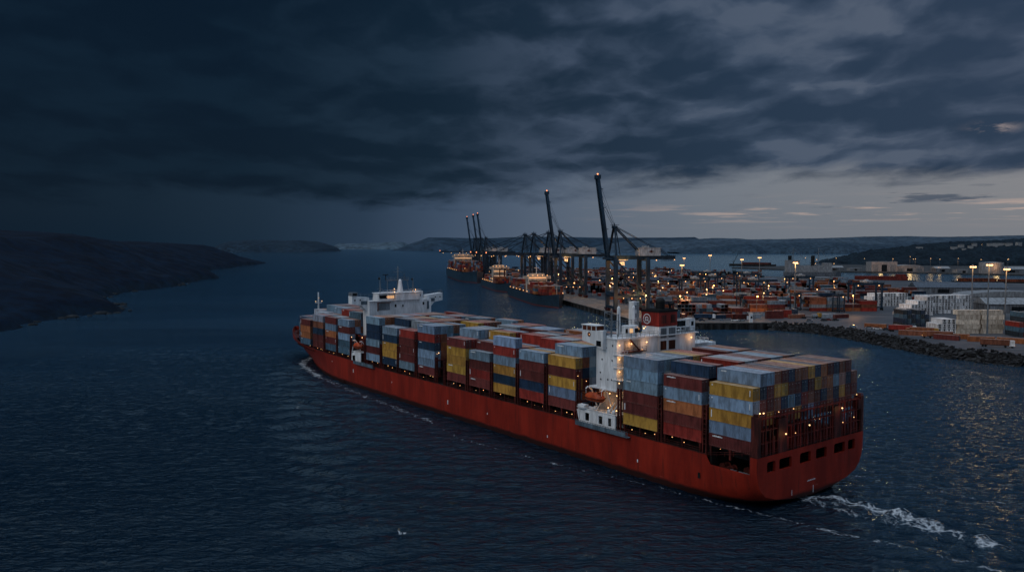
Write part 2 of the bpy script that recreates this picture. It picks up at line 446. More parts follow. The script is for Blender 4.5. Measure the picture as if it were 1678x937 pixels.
    def bump(sc, strength, dist, vs=(1,1,1), det=3, prev=None):
        bp = nd.new('ShaderNodeBump'); ln.new((calm*strength).v, bp.inputs['Strength']); bp.inputs['Distance'].default_value = dist
        ln.new(noise(nd, ln, mapping(nd, ln, co, vs), sc, det, .55), bp.inputs['Height'])
        if prev: ln.new(prev, bp.inputs['Normal'])
        return bp.outputs[0]
    ge = nd.new('ShaderNodeNewGeometry'); ve = nd.new('ShaderNodeVectorMath'); ve.operation = 'LENGTH'; ln.new(ge.outputs['Position'], ve.inputs[0])
    lane = X(noise(nd, ln, mapping(nd, ln, co, (.0030,.0130,1)), 1.0, 5, .6))     # wind lanes and slicks
    calm = (X(ve.outputs['Value']).ss(2200., 260.)*.78 + .22) * (lane.ss(.34,.62)*.42 + .75)          # sheltered water further up the harbour
    n_ = bump(.05, .7, 1.6, (.55,1.5,1), 5)
    n_ = bump(.30, 1.0, 1.0, (.55,1.4,1), 4, n_)
    n_ = bump(.95, 1.0, .62, (.5,1.35,1), 4, n_)
    ln.new(n_, b.inputs['Normal'])
    fr = nd.new('ShaderNodeFresnel'); fr.inputs['IOR'].default_value = 1.33; ln.new(n_, fr.inputs['Normal'])
    gl = nd.new('ShaderNodeBsdfGlossy'); gl.inputs['Color'].default_value = (.62,.86,1,1); gl.inputs['Roughness'].default_value = .11; ln.new(n_, gl.inputs['Normal'])
    dfw = nd.new('ShaderNodeBsdfDiffuse'); ln.new(b.inputs['Base Color'].links[0].from_socket, dfw.inputs['Color'])
    wm = nd.new('ShaderNodeMixShader'); ln.new(fr.outputs[0], wm.inputs[0]); ln.new(dfw.outputs[0], wm.inputs[1]); ln.new(gl.outputs[0], wm.inputs[2])
    # foam: lacy threshold of the density attribute
    f1 = noise(nd, ln, co, .95, 7, .72); f2 = noise(nd, ln, co, .18, 4, .6)
    vo = nd.new('ShaderNodeTexVoronoi'); vo.feature = 'DISTANCE_TO_EDGE'; vo.inputs['Scale'].default_value = .42
    wv = nd.new('ShaderNodeVectorMath'); wv.operation = 'ADD'; ln.new(co, wv.inputs[0])
    nz = nd.new('ShaderNodeTexNoise'); nz.inputs['Scale'].default_value = .5; nz.inputs['Detail'].default_value = 4; ln.new(co, nz.inputs['Vector'])
    wsc = nd.new('ShaderNodeVectorMath'); wsc.operation = 'SCALE'; wsc.inputs['Scale'].default_value = 3.2; ln.new(nz.outputs['Color'], wsc.inputs[0])
    ln.new(wsc.outputs[0], wv.inputs[1]); ln.new(wv.outputs[0], vo.inputs['Vector'])
    lace = X(vo.outputs['Distance']).ss(.20, .0)
    dens = X(fo.outputs['Fac'])
    tot = dens*.98 + (X(f1)-.5)*1.15 + (X(f2)-.5)*.8 + lace*.28*dens.ss(.15,.6)
    fine = X(noise(nd, ln, co, 2.6, 4, .7)).ss(.34, .62)
    fm = tot.ss(.76, 1.26)*dens.ss(.15, .5)*(fine*.62 + .30)
    mx = nd.new('ShaderNodeMixShader'); df = nd.new('ShaderNodeBsdfDiffuse'); df.inputs[0].default_value = (.44,.48,.52,1)
    ln.new(fm.v, mx.inputs[0]); ln.new(wm.outputs[0], mx.inputs[1]); ln.new(df.outputs[0], mx.inputs[2])
    ln.new(mx.outputs[0], nd['Material Output'].inputs[0])
    me.materials.append(m)
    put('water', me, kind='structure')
make_water()

# ------------------------------------------------------------------ far land
def land_mat(name, lo, hi, sc=.01, rough=.95, rock=None):
    m, nt, nd, ln, b = newmat(name); co = coords(nd)
    f = noise(nd, ln, co, sc, 8, .65); f2 = noise(nd, ln, co, sc*7, 5, .7)
    c = mixc(nd, ln, ramp_fac(nd, ln, f, .35, .65), lo, hi)
    c = mixc(nd, ln, 1.0, c, mixc(nd, ln, ramp_fac(nd, ln, f2, .3, .7), (.45,.45,.45), (1.25,1.25,1.25)), 'MULTIPLY')
    if rock:
        ge = nd.new('ShaderNodeNewGeometry'); sx = nd.new('ShaderNodeSeparateXYZ'); ln.new(ge.outputs['Normal'], sx.inputs[0])
        c = mixc(nd, ln, ramp_fac(nd, ln, sx.outputs[2], .86, .60), c, mixc(nd, ln, ramp_fac(nd, ln, f2, .4, .65), (.005,.011,.018), rock))
    ln.new(c, b.inputs['Base Color']); b.inputs['Roughness'].default_value = rough; b.inputs['Specular IOR Level'].default_value = .1
    return m
def grid_mesh(name, Xg, Yg, Zg, mat, keep=None, **props):
    ny, nx = Xg.shape; me = bpy.data.meshes.new(name)
    v = np.stack([Xg, Yg, Zg], -1).reshape(-1, 3); idx = np.arange(nx*ny).reshape(ny, nx)
    q = np.stack([idx[:-1,:-1], idx[:-1,1:], idx[1:,1:], idx[1:,:-1]], -1).reshape(-1, 4)
    if keep is not None: q = q[keep.ravel()[q].any(1)]
    me.vertices.add(len(v)); me.vertices.foreach_set('co', v.astype(np.float32).ravel())
    me.loops.add(q.size); me.loops.foreach_set('vertex_index', q.ravel().astype(np.int32))
    me.polygons.add(len(q)); me.polygons.foreach_set('loop_start', (np.arange(len(q))*4).astype(np.int32))
    me.polygons.foreach_set('loop_total', np.full(len(q), 4, np.int32)); me.polygons.foreach_set('use_smooth', np.ones(len(q), bool))
    me.update(calc_edges=True); me.materials.append(mat)
    return put(name, me, **props)
def inside(px, py, poly):
    r = np.zeros(px.shape, bool); n = len(poly)
    for i in range(n):
        (x1, y1), (x2, y2) = poly[i], poly[(i+1) % n]
        c = ((y1 > py) != (y2 > py)) & (px < (x2-x1)*(py-y1)/((y2-y1) or 1e-9)+x1); r ^= c
    return r
# near headland on the left
shore = [(-335,330),(-322,420),(-319.6,486),(-336,572),(-328,604),(-318,628),(-326,650),(-368,722),(-437,831),(-450,900),(-455,960),(-461,1073),(-500,1230),(-508,1330),(-560,1400),(-690,1640),(-713,1798),(-720,1950),(-743,2079),(-790,2350),(-826,2640),(-860,2700)]
poly = shore + [(-1100,2780),(-3200,3000),(-3200,330)]
ax = np.concatenate([np.arange(-3000,-1000,28), np.arange(-1000,-290,7.)]); ay = np.concatenate([np.arange(340,1500,7.), np.arange(1500,2840,13.)])
Xg, Yg = np.meshgrid(ax, ay)
Xj = Xg + (vnoise(Xg, Yg, 1/60., 11)-.5)*46; Yj = Yg + (vnoise(Xg, Yg, 1/60., 31)-.5)*46
ins = inside(Xj, Yj, poly); D = seg_dist(Xj, Yj, shore)
D = np.where(ins, D, -D)
pl = np.where(Yg < 1150, 52+.026*Yg, 0) + np.where(Yg >= 1150, 81.9-(smooth(1150,1550,Yg))*15, 0)
pl = pl + np.clip(Yg-1550, 0, None)*.004
rough = vnoise(Xg, Yg, 1/90., 51, 6)
gul = vnoise(Xg, Yg, 1/38., 71, 5)
hh = pl*np.clip(D/150., 0, 1)**.62*(.80+.20*smooth(0,400,D)) - np.clip(1-np.clip(D,0,None)/240., 0, 1)*np.clip(D,0,30)/30*12*gul*.9
hh = hh + (rough-.5)*10*np.clip(D/60., 0, 1)
hh = np.where(D > 0, np.maximum(hh, .5+2.2*gul), -6)
taper = smooth(2760, 2380, Yg + (Xg+830)*.1); hh = np.where(D > 0, hh*(.25+.75*taper)*1.0, hh)
M['headland'] = land_mat('headland_turf_and_rock', (.0006,.0056,.0155), (.0016,.0098,.0235), .012, rock=(.006,.018,.034))  # blue haze and dimmer left-hand light painted into these land colours
grid_mesh('headland', Xg, Yg, hh, M['headland'], keep=(hh > -5), kind='structure')
mbr = MB()
for i in range(46):    # boulders at the foot of the cliffs
    (ax_, ay_), (bx_, by_) = random.choice(list(zip(shore[1:12], shore[2:13]))); t = random.random()
    c = (ax_+(bx_-ax_)*t+random.uniform(-3,9), ay_+(by_-ay_)*t+random.uniform(-6,6)); r = random.uniform(1,4)
    mbr.ell((c[0],c[1],random.uniform(-.6,.3)), r*random.uniform(.8,2), r*random.uniform(.8,1.6), r*.6, 7, 4)
mbr.build('shore_rocks', land_mat('shore_rock', (.012,.016,.02), (.03,.035,.04), .3), kind='stuff')

def ridge(name, prof, depth, mat, seed, x0=None, back=900, bumpy=0.0, nb=14, steps=260):
    """a coast ridge: PROF gives crest height along x at distance DEPTH"""
    xs = np.linspace(prof[0][0], prof[-1][0], steps); hs = np.interp(xs, [p[0] for p in prof], [p[1] for p in prof])
    tt = np.linspace(0, 1, nb)
    Xg, Tg = np.meshgrid(xs, tt); Yg = depth + Tg*back
    Hg = np.tile(hs, (nb, 1))*np.clip(Tg/.45, 0, 1)**.55
    n = vnoise(Xg, Yg, 1/(back*.35), seed, 6); Hg = Hg*(1 + (n-.5)*.18*(Tg < .95)) 
    if bumpy: Hg += bumpy*(vnoise(Xg, Yg, 1/17., seed+40, 4)-.4)*(Hg > 4)
    Yg = Yg + (vnoise(Xg, Yg*0, 1/(back*.3), seed+9, 4)-.5)*back*.35*(1-Tg)
    Hg[0] = -2
    return grid_mesh(name, Xg, Yg, Hg, mat, kind='structure')
H1 = land_mat('far_headland', (.009,.022,.038), (.014,.030,.048), .003)  # blue distance haze painted into the hill colours from here on
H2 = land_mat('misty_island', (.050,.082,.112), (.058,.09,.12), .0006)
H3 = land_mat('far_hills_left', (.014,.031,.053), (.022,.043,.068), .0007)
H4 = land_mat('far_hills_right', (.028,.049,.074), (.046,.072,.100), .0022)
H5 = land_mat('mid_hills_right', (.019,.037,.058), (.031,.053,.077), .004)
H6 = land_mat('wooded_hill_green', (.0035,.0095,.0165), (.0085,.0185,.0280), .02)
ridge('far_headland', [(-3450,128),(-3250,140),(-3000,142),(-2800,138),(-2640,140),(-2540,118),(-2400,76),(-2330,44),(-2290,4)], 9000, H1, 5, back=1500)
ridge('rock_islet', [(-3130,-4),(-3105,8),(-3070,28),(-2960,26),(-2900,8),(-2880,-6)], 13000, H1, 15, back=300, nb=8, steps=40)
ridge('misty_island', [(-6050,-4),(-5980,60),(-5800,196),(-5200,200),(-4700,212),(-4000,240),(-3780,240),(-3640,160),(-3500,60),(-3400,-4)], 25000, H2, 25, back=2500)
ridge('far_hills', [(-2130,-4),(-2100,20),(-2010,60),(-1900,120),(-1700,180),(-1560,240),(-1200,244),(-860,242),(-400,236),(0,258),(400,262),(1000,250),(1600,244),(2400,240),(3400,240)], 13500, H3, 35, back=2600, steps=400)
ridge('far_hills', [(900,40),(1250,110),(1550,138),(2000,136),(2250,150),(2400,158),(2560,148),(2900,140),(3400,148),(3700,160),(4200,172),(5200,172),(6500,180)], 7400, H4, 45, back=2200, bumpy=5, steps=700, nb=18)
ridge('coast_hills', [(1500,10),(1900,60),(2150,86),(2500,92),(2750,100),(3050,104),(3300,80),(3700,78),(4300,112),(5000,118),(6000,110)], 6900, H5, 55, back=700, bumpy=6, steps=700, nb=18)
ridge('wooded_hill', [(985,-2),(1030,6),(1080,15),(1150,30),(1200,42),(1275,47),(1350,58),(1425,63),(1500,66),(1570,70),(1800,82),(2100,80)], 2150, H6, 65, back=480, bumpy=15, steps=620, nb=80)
# ------------------------------------------------------------------ container ship (local x = starboard v, y = forward u)
ship = thing('container_ship', 'large red container ship under way with white forward bridge and red funnel', 'container ship', (SX, SY, 0), YAW)

def hull_mat():
    m, nt, nd, ln, b = newmat('red_hull_paint'); co = coords(nd); X.nt = nt
    sp = nd.new('ShaderNodeSeparateXYZ'); ln.new(co, sp.inputs[0]); z = X(sp.outputs[2]); y = X(sp.outputs[1])
    f1 = noise(nd, ln, mapping(nd, ln, co, (1,1,.22)), .22, 7, .68)
    f2 = noise(nd, ln, mapping(nd, ln, co, (1,1,.06)), 1.4, 5, .65)
    f3 = noise(nd, ln, mapping(nd, ln, co, (.35,.35,2.0)), .8, 5, .7)
    c = mixc(nd, ln, ramp_fac(nd, ln, f1, .35, .68), (.145,.0100,.0048), (.250,.0190,.0085))
    c = mixc(nd, ln, (X(ramp_fac(nd, ln, f2, .53, .70))*.7).v, c, (.085,.012,.007))
    c = mixc(nd, ln, (X(ramp_fac(nd, ln, f3, .60, .72))*(z.ss(4.5, 1.2))*.7).v, c, (.30,.07,.05))
    seam = X.op('PINGPONG', y, 6.0); seam2 = X.op('PINGPONG', z, 1.4)
    pl = X.op('MAXIMUM', seam.ss(.10, .0), seam2.ss(.05, .0))*.35
    c = mixc(nd, ln, pl.v, c, (.08,.008,.006))
    wob = X(f1)*1.5
    c = mixc(nd, ln, (z - wob).ss(1.1, .15).v, c, (.022,.006,.005))  # dark boot-topping, with the shade along the waterline painted in
    ln.new(c, b.inputs['Base Color']); b.inputs['Roughness'].default_value = .62; b.inputs['Specular IOR Level'].default_value = .14
    bp = nd.new('ShaderNodeBump'); bp.inputs['Strength'].default_value = .25; bp.inputs['Distance'].default_value = .12
    ln.new(noise(nd, ln, co, .35, 3), bp.inputs['Height']); ln.new(bp.outputs[0], b.inputs['Normal'])
    return m
M['hull'] = hull_mat()
U_END = 282.5
def ztop(u):
    return float(np.interp(u, [-1.5,.05,.15,9.6,10.6,10.7,150,200,226,244,248,U_END], [11,11,7.5,7.5,8.9,9.3,9.3,9.9,10.6,11.1,12.6,13.1]))
def w_deck(u): return HB if u < 198 else HB*max(0.0, 1-((u-198)/(U_END-198))**2.35)
def w_wl(u): return HB if u < 182 else HB*max(0.0, 1-((u-182)/78.)**1.75)
TR = [(.0,.35),(7,.75),(13,1.7),(16.5,2.8),(18.2,4.2),(19.1,6.0),(19.45,7.5)]
MID = [(.0,-5.5),(7,-5.5),(13,-5.4),(17,-5),(18.9,-3.6),(19.5,-.5),(19.6,4.5)]
def section(u):
    zt = ztop(u)
    if u < 185:
        t = min(1, max(0, (u+1.5)/30.))**.75
        p = [(a[0]*(1-t)+b[0]*t, a[1]*(1-t)+b[1]*t) for a, b in zip(TR, MID)]
        ztl = max(zt, p[-1][1]+.01)
        return [(min(w, HB), z) for w, z in p] + [(HB, (p[-1][1]+ztl)/2 if ztl > p[-1][1]+.05 else p[-1][1]+.005), (HB, ztl)]
    zs = -5.5 if u < 258 else min(zt-.6, (u-259.)*.34-.3)
    k = 9; out = []
    for i in range(k):
        f = i/(k-1); z = zs + (zt-zs)*f
        if i == 0: out.append((0.0, z)); continue
        if u < 258:
            a = max(0, min(1, z/10.))**1.5; w = w_wl(u)*(1-a) + w_deck(u)*a
            if z < 0: w *= max(0, 1-(z/-5.6)**2)**.5
        else: w = w_deck(u)*f**.75
        out.append((w, z))
    return out
us = [-1.5,.05,.15,3,6,9.6,10.6,10.7,14,18,23,30] + list(np.arange(40,181,10)) + list(np.arange(185,257,4)) + [257.5] + list(np.arange(259,281,2.5)) + [281,U_END]
hb = MB()
for side in (-1, 1):
    hb.loft([[(CV+side*w, u, z) for w, z in section(u)] for u in us])
# bulbous bow just breaking the surface
hb.ell((CV, 259.5, -1.2), 2.3, 5.5, 2.3, 14, 10)
hb.build('hull', M['hull'], ship)
# bulwark thickness cap rail + inner side
cr = MB()
for side in (-1, 1):
    pts = [(u, w) for u in us for w in [section(u)[-1][0]] if 10.7 <= u <= U_END-1]
    for (u0, w0), (u1, w1) in zip(pts, pts[1:]):
        cr.beam((CV+side*(w0-.1), u0, ztop(u0)+.06), (CV+side*(w1-.1), u1, ztop(u1)+.06), .34, .12)
cr.build('cap_rail', M['red_dark'], ship)
# decks
dk = MB()
pts = [(u, section(u)[-1][0]-.25) for u in np.arange(10.8, 248, 6)]
poly = [(CV-w, u) for u, w in pts] + [(CV+w, u) for u, w in pts[::-1]]
dk.add([(x, y, 9.18) for x, y in poly], [tuple(range(len(poly)))])
dk.build('main_deck', M['dark'], ship)
dk = MB(); pts = [(u, section(u)[-1][0]-.3) for u in np.arange(246.5, U_END-1, 3)]
poly = [(CV-w, u) for u, w in pts] + [(CV+w, u) for u, w in pts[::-1]]
dk.prism(poly, 11.0, 11.4); dk.build('forecastle_deck', M['red_dark'], ship)
dk = MB(); dk.box(.4, 38.0, -1.3, 10.6, 5.6, 5.75); dk.box(.4, 38.0, 9.9, 10.5, 5.75, 11.1); dk.box(.3, 38.1, -1.3, 10.6, 11.0, 11.15); dk.box(37.9, 38.3, -1.2, 10.6, 6.0, 11.0)
dk.build('mooring_deck', M['dark'], ship)

# transom with mooring-deck openings
WIN = [(2.9,5.8),(7.0,11.4),(14.2,18.3),(20.1,24.2),(27.0,31.4),(32.6,35.5)]
tb = MB()
prof = [(CV-w, z) for w, z in TR[::-1]] + [(CV+w, z) for w, z in TR[1:]]
low = [(x, z) for x, z in prof]
def tr_ngon(pl): tb.add([(x, -1.5, z) for x, z in pl], [tuple(range(len(pl)))])
tr_ngon(low)                                           # below the openings (top edge at 7.5)
edges = [CV-19.45] + [q for w in WIN for q in w] + [CV+19.45]
for a, b in zip(edges[0::2], edges[1::2]): tb.add([(a,-1.5,7.5),(b,-1.5,7.5),(b,-1.5,9.75),(a,-1.5,9.75)], [(0,1,2,3)])
tb.add([(CV-19.45,-1.5,9.75),(CV+19.45,-1.5,9.75),(CV+19.6,-1.5,11),(CV-19.6,-1.5,11)], [(0,1,2,3)])
for a, b in WIN:                                       # thickness of the plating round each opening
    for x in (a, b): tb.box(x-.06, x+.06, -1.49, -.9, 7.5, 9.75)
    tb.box(a, b, -1.49, -.9, 7.38, 7.5); tb.box(a, b, -1.49, -.9, 9.75, 9.85)
    # rounded corners
    for x, s in ((a, 1), (b, -1)):
        for z, s2 in ((7.5, 1), (9.75, -1)):
            tb.add([(x,-1.503,z),(x+s*.5,-1.503,z),(x+s*.15,-1.503,z+s2*.15),(x,-1.503,z+s2*.5)], [(0,1,2,3)])
tb.build('transom', M['hull'], ship)
def hmark(*b): MB().box(*b).build('hull_marking', M['white'], ship)
for k in range(9): hmark(17.0+k*.34, 17.0+k*.34+.2, -1.53, -1.51, 3.42, 3.42+.28*(.7+.3*(k % 2)))
hmark(19.15, 19.35, -1.53, -1.51, .75, 2.3)
for k in range(4): hmark(11.4, 11.62, -1.53, -1.51, 1.6+k*.28, 1.75+k*.28)
for u, z, s in [(176,5.2,1.0),(110,3.8,1.0),(62,2.8,.5),(30,3.4,.5),(195,7.0,.4),(146,5.5,.35),(89,4.2,.4)]:
    hmark(-.44, -.41, u, u+.28*s+.15, z, z+1.3*s)
bt = MB(); bt.box(-.45, -.40, 12.3, 12.9, 3.9, 5.1); bt.build('pilot_mark', M['rubber'], ship)
# mooring gear seen through the openings
for v, u in [(4.3,3.5),(9.2,2.2),(16.2,2.0),(22.3,2.0),(29.2,2.2),(34,2.2),(2.2,6.4),(3.0,8.6)]:
    wn = MB(); wn.tube((v-.9,u,6.75), (v+.9,u,6.75), .55, n=10)
    for s in (-1, -.3, 1): wn.tube((v+s*.95,u,6.75), (v+s*.95+.08,u,6.75), .85, n=12)
    wn.box(v-1.2, v+1.2, u-.5, u+.5, 5.75, 6.3); wn.build('mooring_winch', M['red_dark'], ship)
for v, u in [(1.0,1.6),(1.0,3.0),(1.0,5.0),(13.0,-.6),(25.6,-.6),(6.4,-.6)]:
    bo = MB()
    for s in (-.4, .4): bo.tube((v,u+s,5.75), (v,u+s,7.0), .28, n=8); bo.tube((v,u+s,7.0), (v,u+s,7.12), .38, n=8)
    bo.build('bollard', M['grey'], ship)

lamp_me = None
def lamp_mesh(r, mat, n=8):
    b = MB(); b.ell((0,0,0), r, r, r, n, 6); b.tube((0,0,r*.5), (0,0,r*1.3), r*.35, n=6, m=1); return b.mesh('deck_lamp', [mat, M['dark']])
L_S = lamp_mesh(.10, M['lamp']); L_M = lamp_mesh(.15, M['lamp_hot']); L_L = lamp_mesh(.55, M['lamp_hot'])
def point(loc, power, parent=None, r=.4, col=(1,.48,.17), name='lamp_light'):
    l = bpy.data.lights.new(name, 'POINT'); l.energy = power; l.shadow_soft_size = r; l.color = col
    o = bpy.data.objects.new(name, l); COL.objects.link(o); o.location = loc
    if parent is not None: o.parent = parent
    return o
def slamp(v, u, z, me=None, parent=None): return put('deck_lamp', me or L_S, parent or ship, (v, u, z))
for v, u, z in [(8.2,2.5,10.2),(28,1,9.9),(15.6,-.9,10.0),(2.2,9.2,10.4),(3.2,9.2,10.3)]: slamp(v, u, z)
slamp(1.2, -.9, 19.6, L_M); slamp(2.4, -.9, 19.5, L_M); slamp(36.9, -.9, 19.3, L_M); slamp(29.6, -1.7, 17.3, L_M); slamp(9.0, -1.6, 14.6, L_M); slamp(21.5, -1.3, 16.0); slamp(12.8,-1.3,14.2); slamp(17.5,-1.5,15.2,L_M); slamp(30.5,-1.4,14.0)
slamp(6.4,-1.6,19.4); slamp(11.5,-1.6,19.4); slamp(34.8,-1.5,14.6)
point((9,-3,14.4), 60, ship); point((29,-3,17), 60, ship); point((2,-3,19.5), 60, ship)

# ------------------------------------------------------------------ bays, lashing bridges
TH, Z0, WP = 2.65, 11.3, 2.4
BAYS = {1:(0,10.5),2:(12.5,23),3:(24.8,35.3),4:(51.9,62.5),5:(64.1,74.8),6:(76.4,86.8),7:(88.6,99.1),8:(101,111.4),9:(118.7,129.1),10:(131.4,141.6),11:(143.2,153.7),12:(156,166.3),13:(180.2,190.4),14:(192.2,202.4),15:(204.6,215.2),16:(217.6,228.2),17:(231,241.6)}
hc = MB()
for b, (u0, u1) in BAYS.items():
    w = min(section(u0)[-1][0], section(u1)[-1][0]) - .9
    cm = MB(); a = max(2.6, CV-w+2.4)
    cm.box(a, 2*CV-a, u0-.2, u1+.2, 9.2, 11.22); cm.build('hatch_coaming', M['dark'], ship)
    r0 = CV-w+.55 if b > 15 else .12
    for uu in (u0+.2, (u0+u1)/2-.2, u1-.6):
        pd = MB(); pd.box(r0, r0+.4, uu, uu+.42, 9.2, 11.25); pd.box(r0-.05, r0+.5, uu-.1, uu+.55, 11.05, 11.28)
        pd.beam((r0+.2, uu+.2, 9.25), (r0+1.7, uu+.2, 11.1), .22); pd.build('container_pedestal', M['red_frame'], ship)
    rl = MB(); rl.rail([(CV-w+.25 if b > 15 else -.15, u0, ztop(u0)+.1), (CV-w+.25 if b > 15 else -.15, u1, ztop(u1)+.1)], .9, 2.2, .07)
    rl.build('railing', M['red_frame'], ship)
def lashing(u, top_port, v0=.05, v1=38.3, name='lashing_bridge', depth=.9, tiers=2):
    m = MB(); n = int(round((v1-v0)/4.8)); zt = Z0+TH*tiers
    vs = [v0+(v1-v0)*i/n for i in range(n+1)]
    for i, v in enumerate(vs):
        t = top_port if i == 0 else zt
        for du in (0, depth): m.box(v-.2, v+.2, u+du-.14, u+du+.14, 9.2, t)
        k = 9.2+2.1
        while k < t-.4: m.box(v-.16, v+.16, u+.15, u+depth-.15, k-.07, k+.07); k += 1.05
        if i < n:
            m.beam((v, u, Z0), (vs[i+1], u, Z0+TH), .14); m.beam((vs[i+1], u, Z0+TH), (v, u, Z0+2*TH), .14)
    for k in range(tiers+1):
        z = Z0+TH*k
        m.box(v0, v1, u-.1, u+depth+.1, z-.1, z+.06)
    m.rail([(v0, u-.05, zt), (v1, u-.05, zt)], 1.1, 2.4, .07)
    return m.build(name, M['red_frame'], ship)
for u, tp in [(11.1,19.4),(23.4,19.0),(63.0,21.0),(75.2,20.5),(87.3,19.5),(99.7,18.5),(112.3,17.0),(117.0,17.5),(129.9,21.0),(142.0,18.5),(154.4,18.0),(166.8,18.6),(190.9,18.0),(203.1,17.0)]:
    lashing(u, tp)
lashing(50.2, 21.5); lashing(36.0, 19.2); lashing(178.6, 18.5)
# big stern lashing bridge above the transom
sb = MB()
for i in range(17):
    v = .15+i*2.39
    for du in (-1.35, -.55): sb.box(v-.11, v+.11, du-.1, du+.1, 11, 18.4)
    if i < 16:
        for z in (13.6, 16.1): sb.box(v, v+2.39, -1.42, -1.28, z-.07, z+.07)
        if i not in (3, 11):
            sb.beam((v+.5, -.5, 11.2), (v+2.1, -.5, 13.4), .10); sb.beam((v+2.0, -.5, 13.8), (v+.4, -.5, 16), .10)
            sb.box(v+.55, v+1.0, -1.2, -.7, 11, 13.0+1.6*((i*7) % 3)/2); sb.box(v+1.5, v+1.75, -1.36, -1.26, 11, 16.1)
for z in (13.6, 16.1, 18.4): sb.box(0, 38.5, -1.3, -.4, z-.1, z)
sb.rail([(0,-1.4,18.4), (38.5,-1.4,18.4)], 1.1, 1.2, .08); sb.rail([(0,-1.4,11), (38.5,-1.4,11)], 1.0, 2.4, .06)
sb.build('stern_lashing_bridge', paint('stern_frame_red', (.20,.024,.016), .6, .4), ship)
for a, b_ in ((6.6,9.5),(26.9,29.8)):
    pn = MB(); pn.box(a, b_, -1.5, -.7, 11.02, 17.9); pn.box(a+.3, a+1.0, -1.52, -1.5, 11.4, 13.3)
    pn.build('stair_trunk', M['red_dark'], ship)
for v in (.0, 37.9):
    pn = MB(); pn.box(v-.25, v+.85, -1.52, .06, 11.02, 19.0); pn.tube((v+.3,-.7,19.0), (v+.3,-.7,19.5), .5, n=10); pn.box(v-.28, v+.5, -.9, -.3, 12.2, 14.0); pn.build('corner_post', M['red_dark'], ship)
cp = MB(); cp.box(36.6, 38.6, -1.5, -.3, 16.2, 18.3); cp.build('corner_post', M['red_dark'], ship)
# the side strip of shell between notch and transom corner
# deck lamps along the port walkway
for b, (u0, u1) in BAYS.items():
    w = min(section(u0)[-1][0], section(u1)[-1][0]) - .9
    vv = 1.0 if b <= 15 else CV-w+1.2
    for q in (.18, .45, .82):
        if b in (1,) : continue
        slamp(vv + random.uniform(-.3,.5), u0+(u1-u0)*q+random.uniform(-.6,.6), 10.4+random.uniform(-.5,.4))
for v, u, z in [(.3,23.9,16.4),(.3,11.6,17.9),(.3,63.6,18.8),(.3,75.8,19.4),(.3,87.9,18.9),(.3,117.6,18.6),(-.1,51.0,20.4),(-.2,47.8,19.6)]: slamp(v-.25, u-.5, z)
slamp(.6,117,18.9,L_M)

# ------------------------------------------------------------------ aft house (u 37.7 .. 44.6)
house = put('aft_house', None, ship)
h = MB()
h.box(.3, 28.2, 37.7, 44.6, 18.6, 30.5)                   # block over the boat deck
h.box(3.2, 38.0, 38.4, 44.2, 9.2, 18.6)                   # recessed lower block
h.box(28.2, 37.8, 38.8, 44.2, 18.6, 27.3)
h.box(.0, 3.2, 37.6, 46.8, 18.25, 18.6)                   # boat-deck overhang
h.box(14.3, 20.7, 37.4, 43.0, 26.5, 32.7)                 # casing under the funnel
h.box(14.0, 28.6, 36.9, 43.4, 30.5, 30.7)
h.box(.1, 14.0, 37.3, 44.8, 30.5, 30.75)
h.build('house_wall', M['white'], house)
# recess with stair on the aft face
st = MB(); st.box(2.6, 8.2, 37.62, 37.68, 27.7, 30.1); st.build('stair_recess', M['white_in'], house)
st = MB(); st.beam((4.4,37.45,30.3), (7.6,37.45,27.6), .5, .16); st.box(1.6, 9.0, 36.4, 37.66, 27.35, 27.55); st.rail([(1.6,36.45,27.55),(9,36.45,27.55)], 1.0, 1.5, .06); st.build('stair', M['red_dark'], house)
for v0, v1, z0, z1, nm in [(14.75,16.95,29.9,32.3,0),(17.75,20.2,29.9,32.3,0),(14.75,16.95,27.0,29.2,1),(17.75,20.2,27.0,29.2,1)]:
    g = MB(); g.box(v0, v1, 37.32, 37.39, z0, z1)
    for k in range(8): zz = z0+(z1-z0)*(k+.5)/8; g.beam((v0,37.29,zz), (v1,37.29,zz), .06, .16)
    g.box(v0-.12, v0, 37.28, 37.4, z0-.1, z1+.1, 1); g.box(v1, v1+.12, 37.28, 37.4, z0-.1, z1+.1, 1)
    g.build('louvre', [M['rust'] if nm else M['grey'], M['white']], house)
for u, z in [(43,20.6),(43.2,22.2),(39.3,20.9),(40.6,20.8),(39.2,25.5),(39.1,29.0),(42.6,25.4),(41.3,28.3)]:
    p = MB(); p.tube((.32,u,z), (.26,u,z), .3, n=10, m=1); p.tube((.30,u,z), (.24,u,z), .22, n=10); p.build('porthole', [M['glass'], M['white']], house)
# galleries on the port aft corner, one per deck
for z in (21.2, 24.0, 27.0):
    g = MB(); g.box(-.2, 2.0, 35.7, 38.8, z-.16, z); g.rail([(-.1,38.7,z),(-.1,35.8,z),(1.9,35.8,z)], 1.0, 1.2, .06); g.build('gallery', M['white'], house)
for z in (23.3, 26.2, 20.6, 29.5): slamp(.35, 36.9, z-.2, L_M)
for z in (22.8, 26.0, 29.0): point((.6,36.6,z), 55, ship, .25)
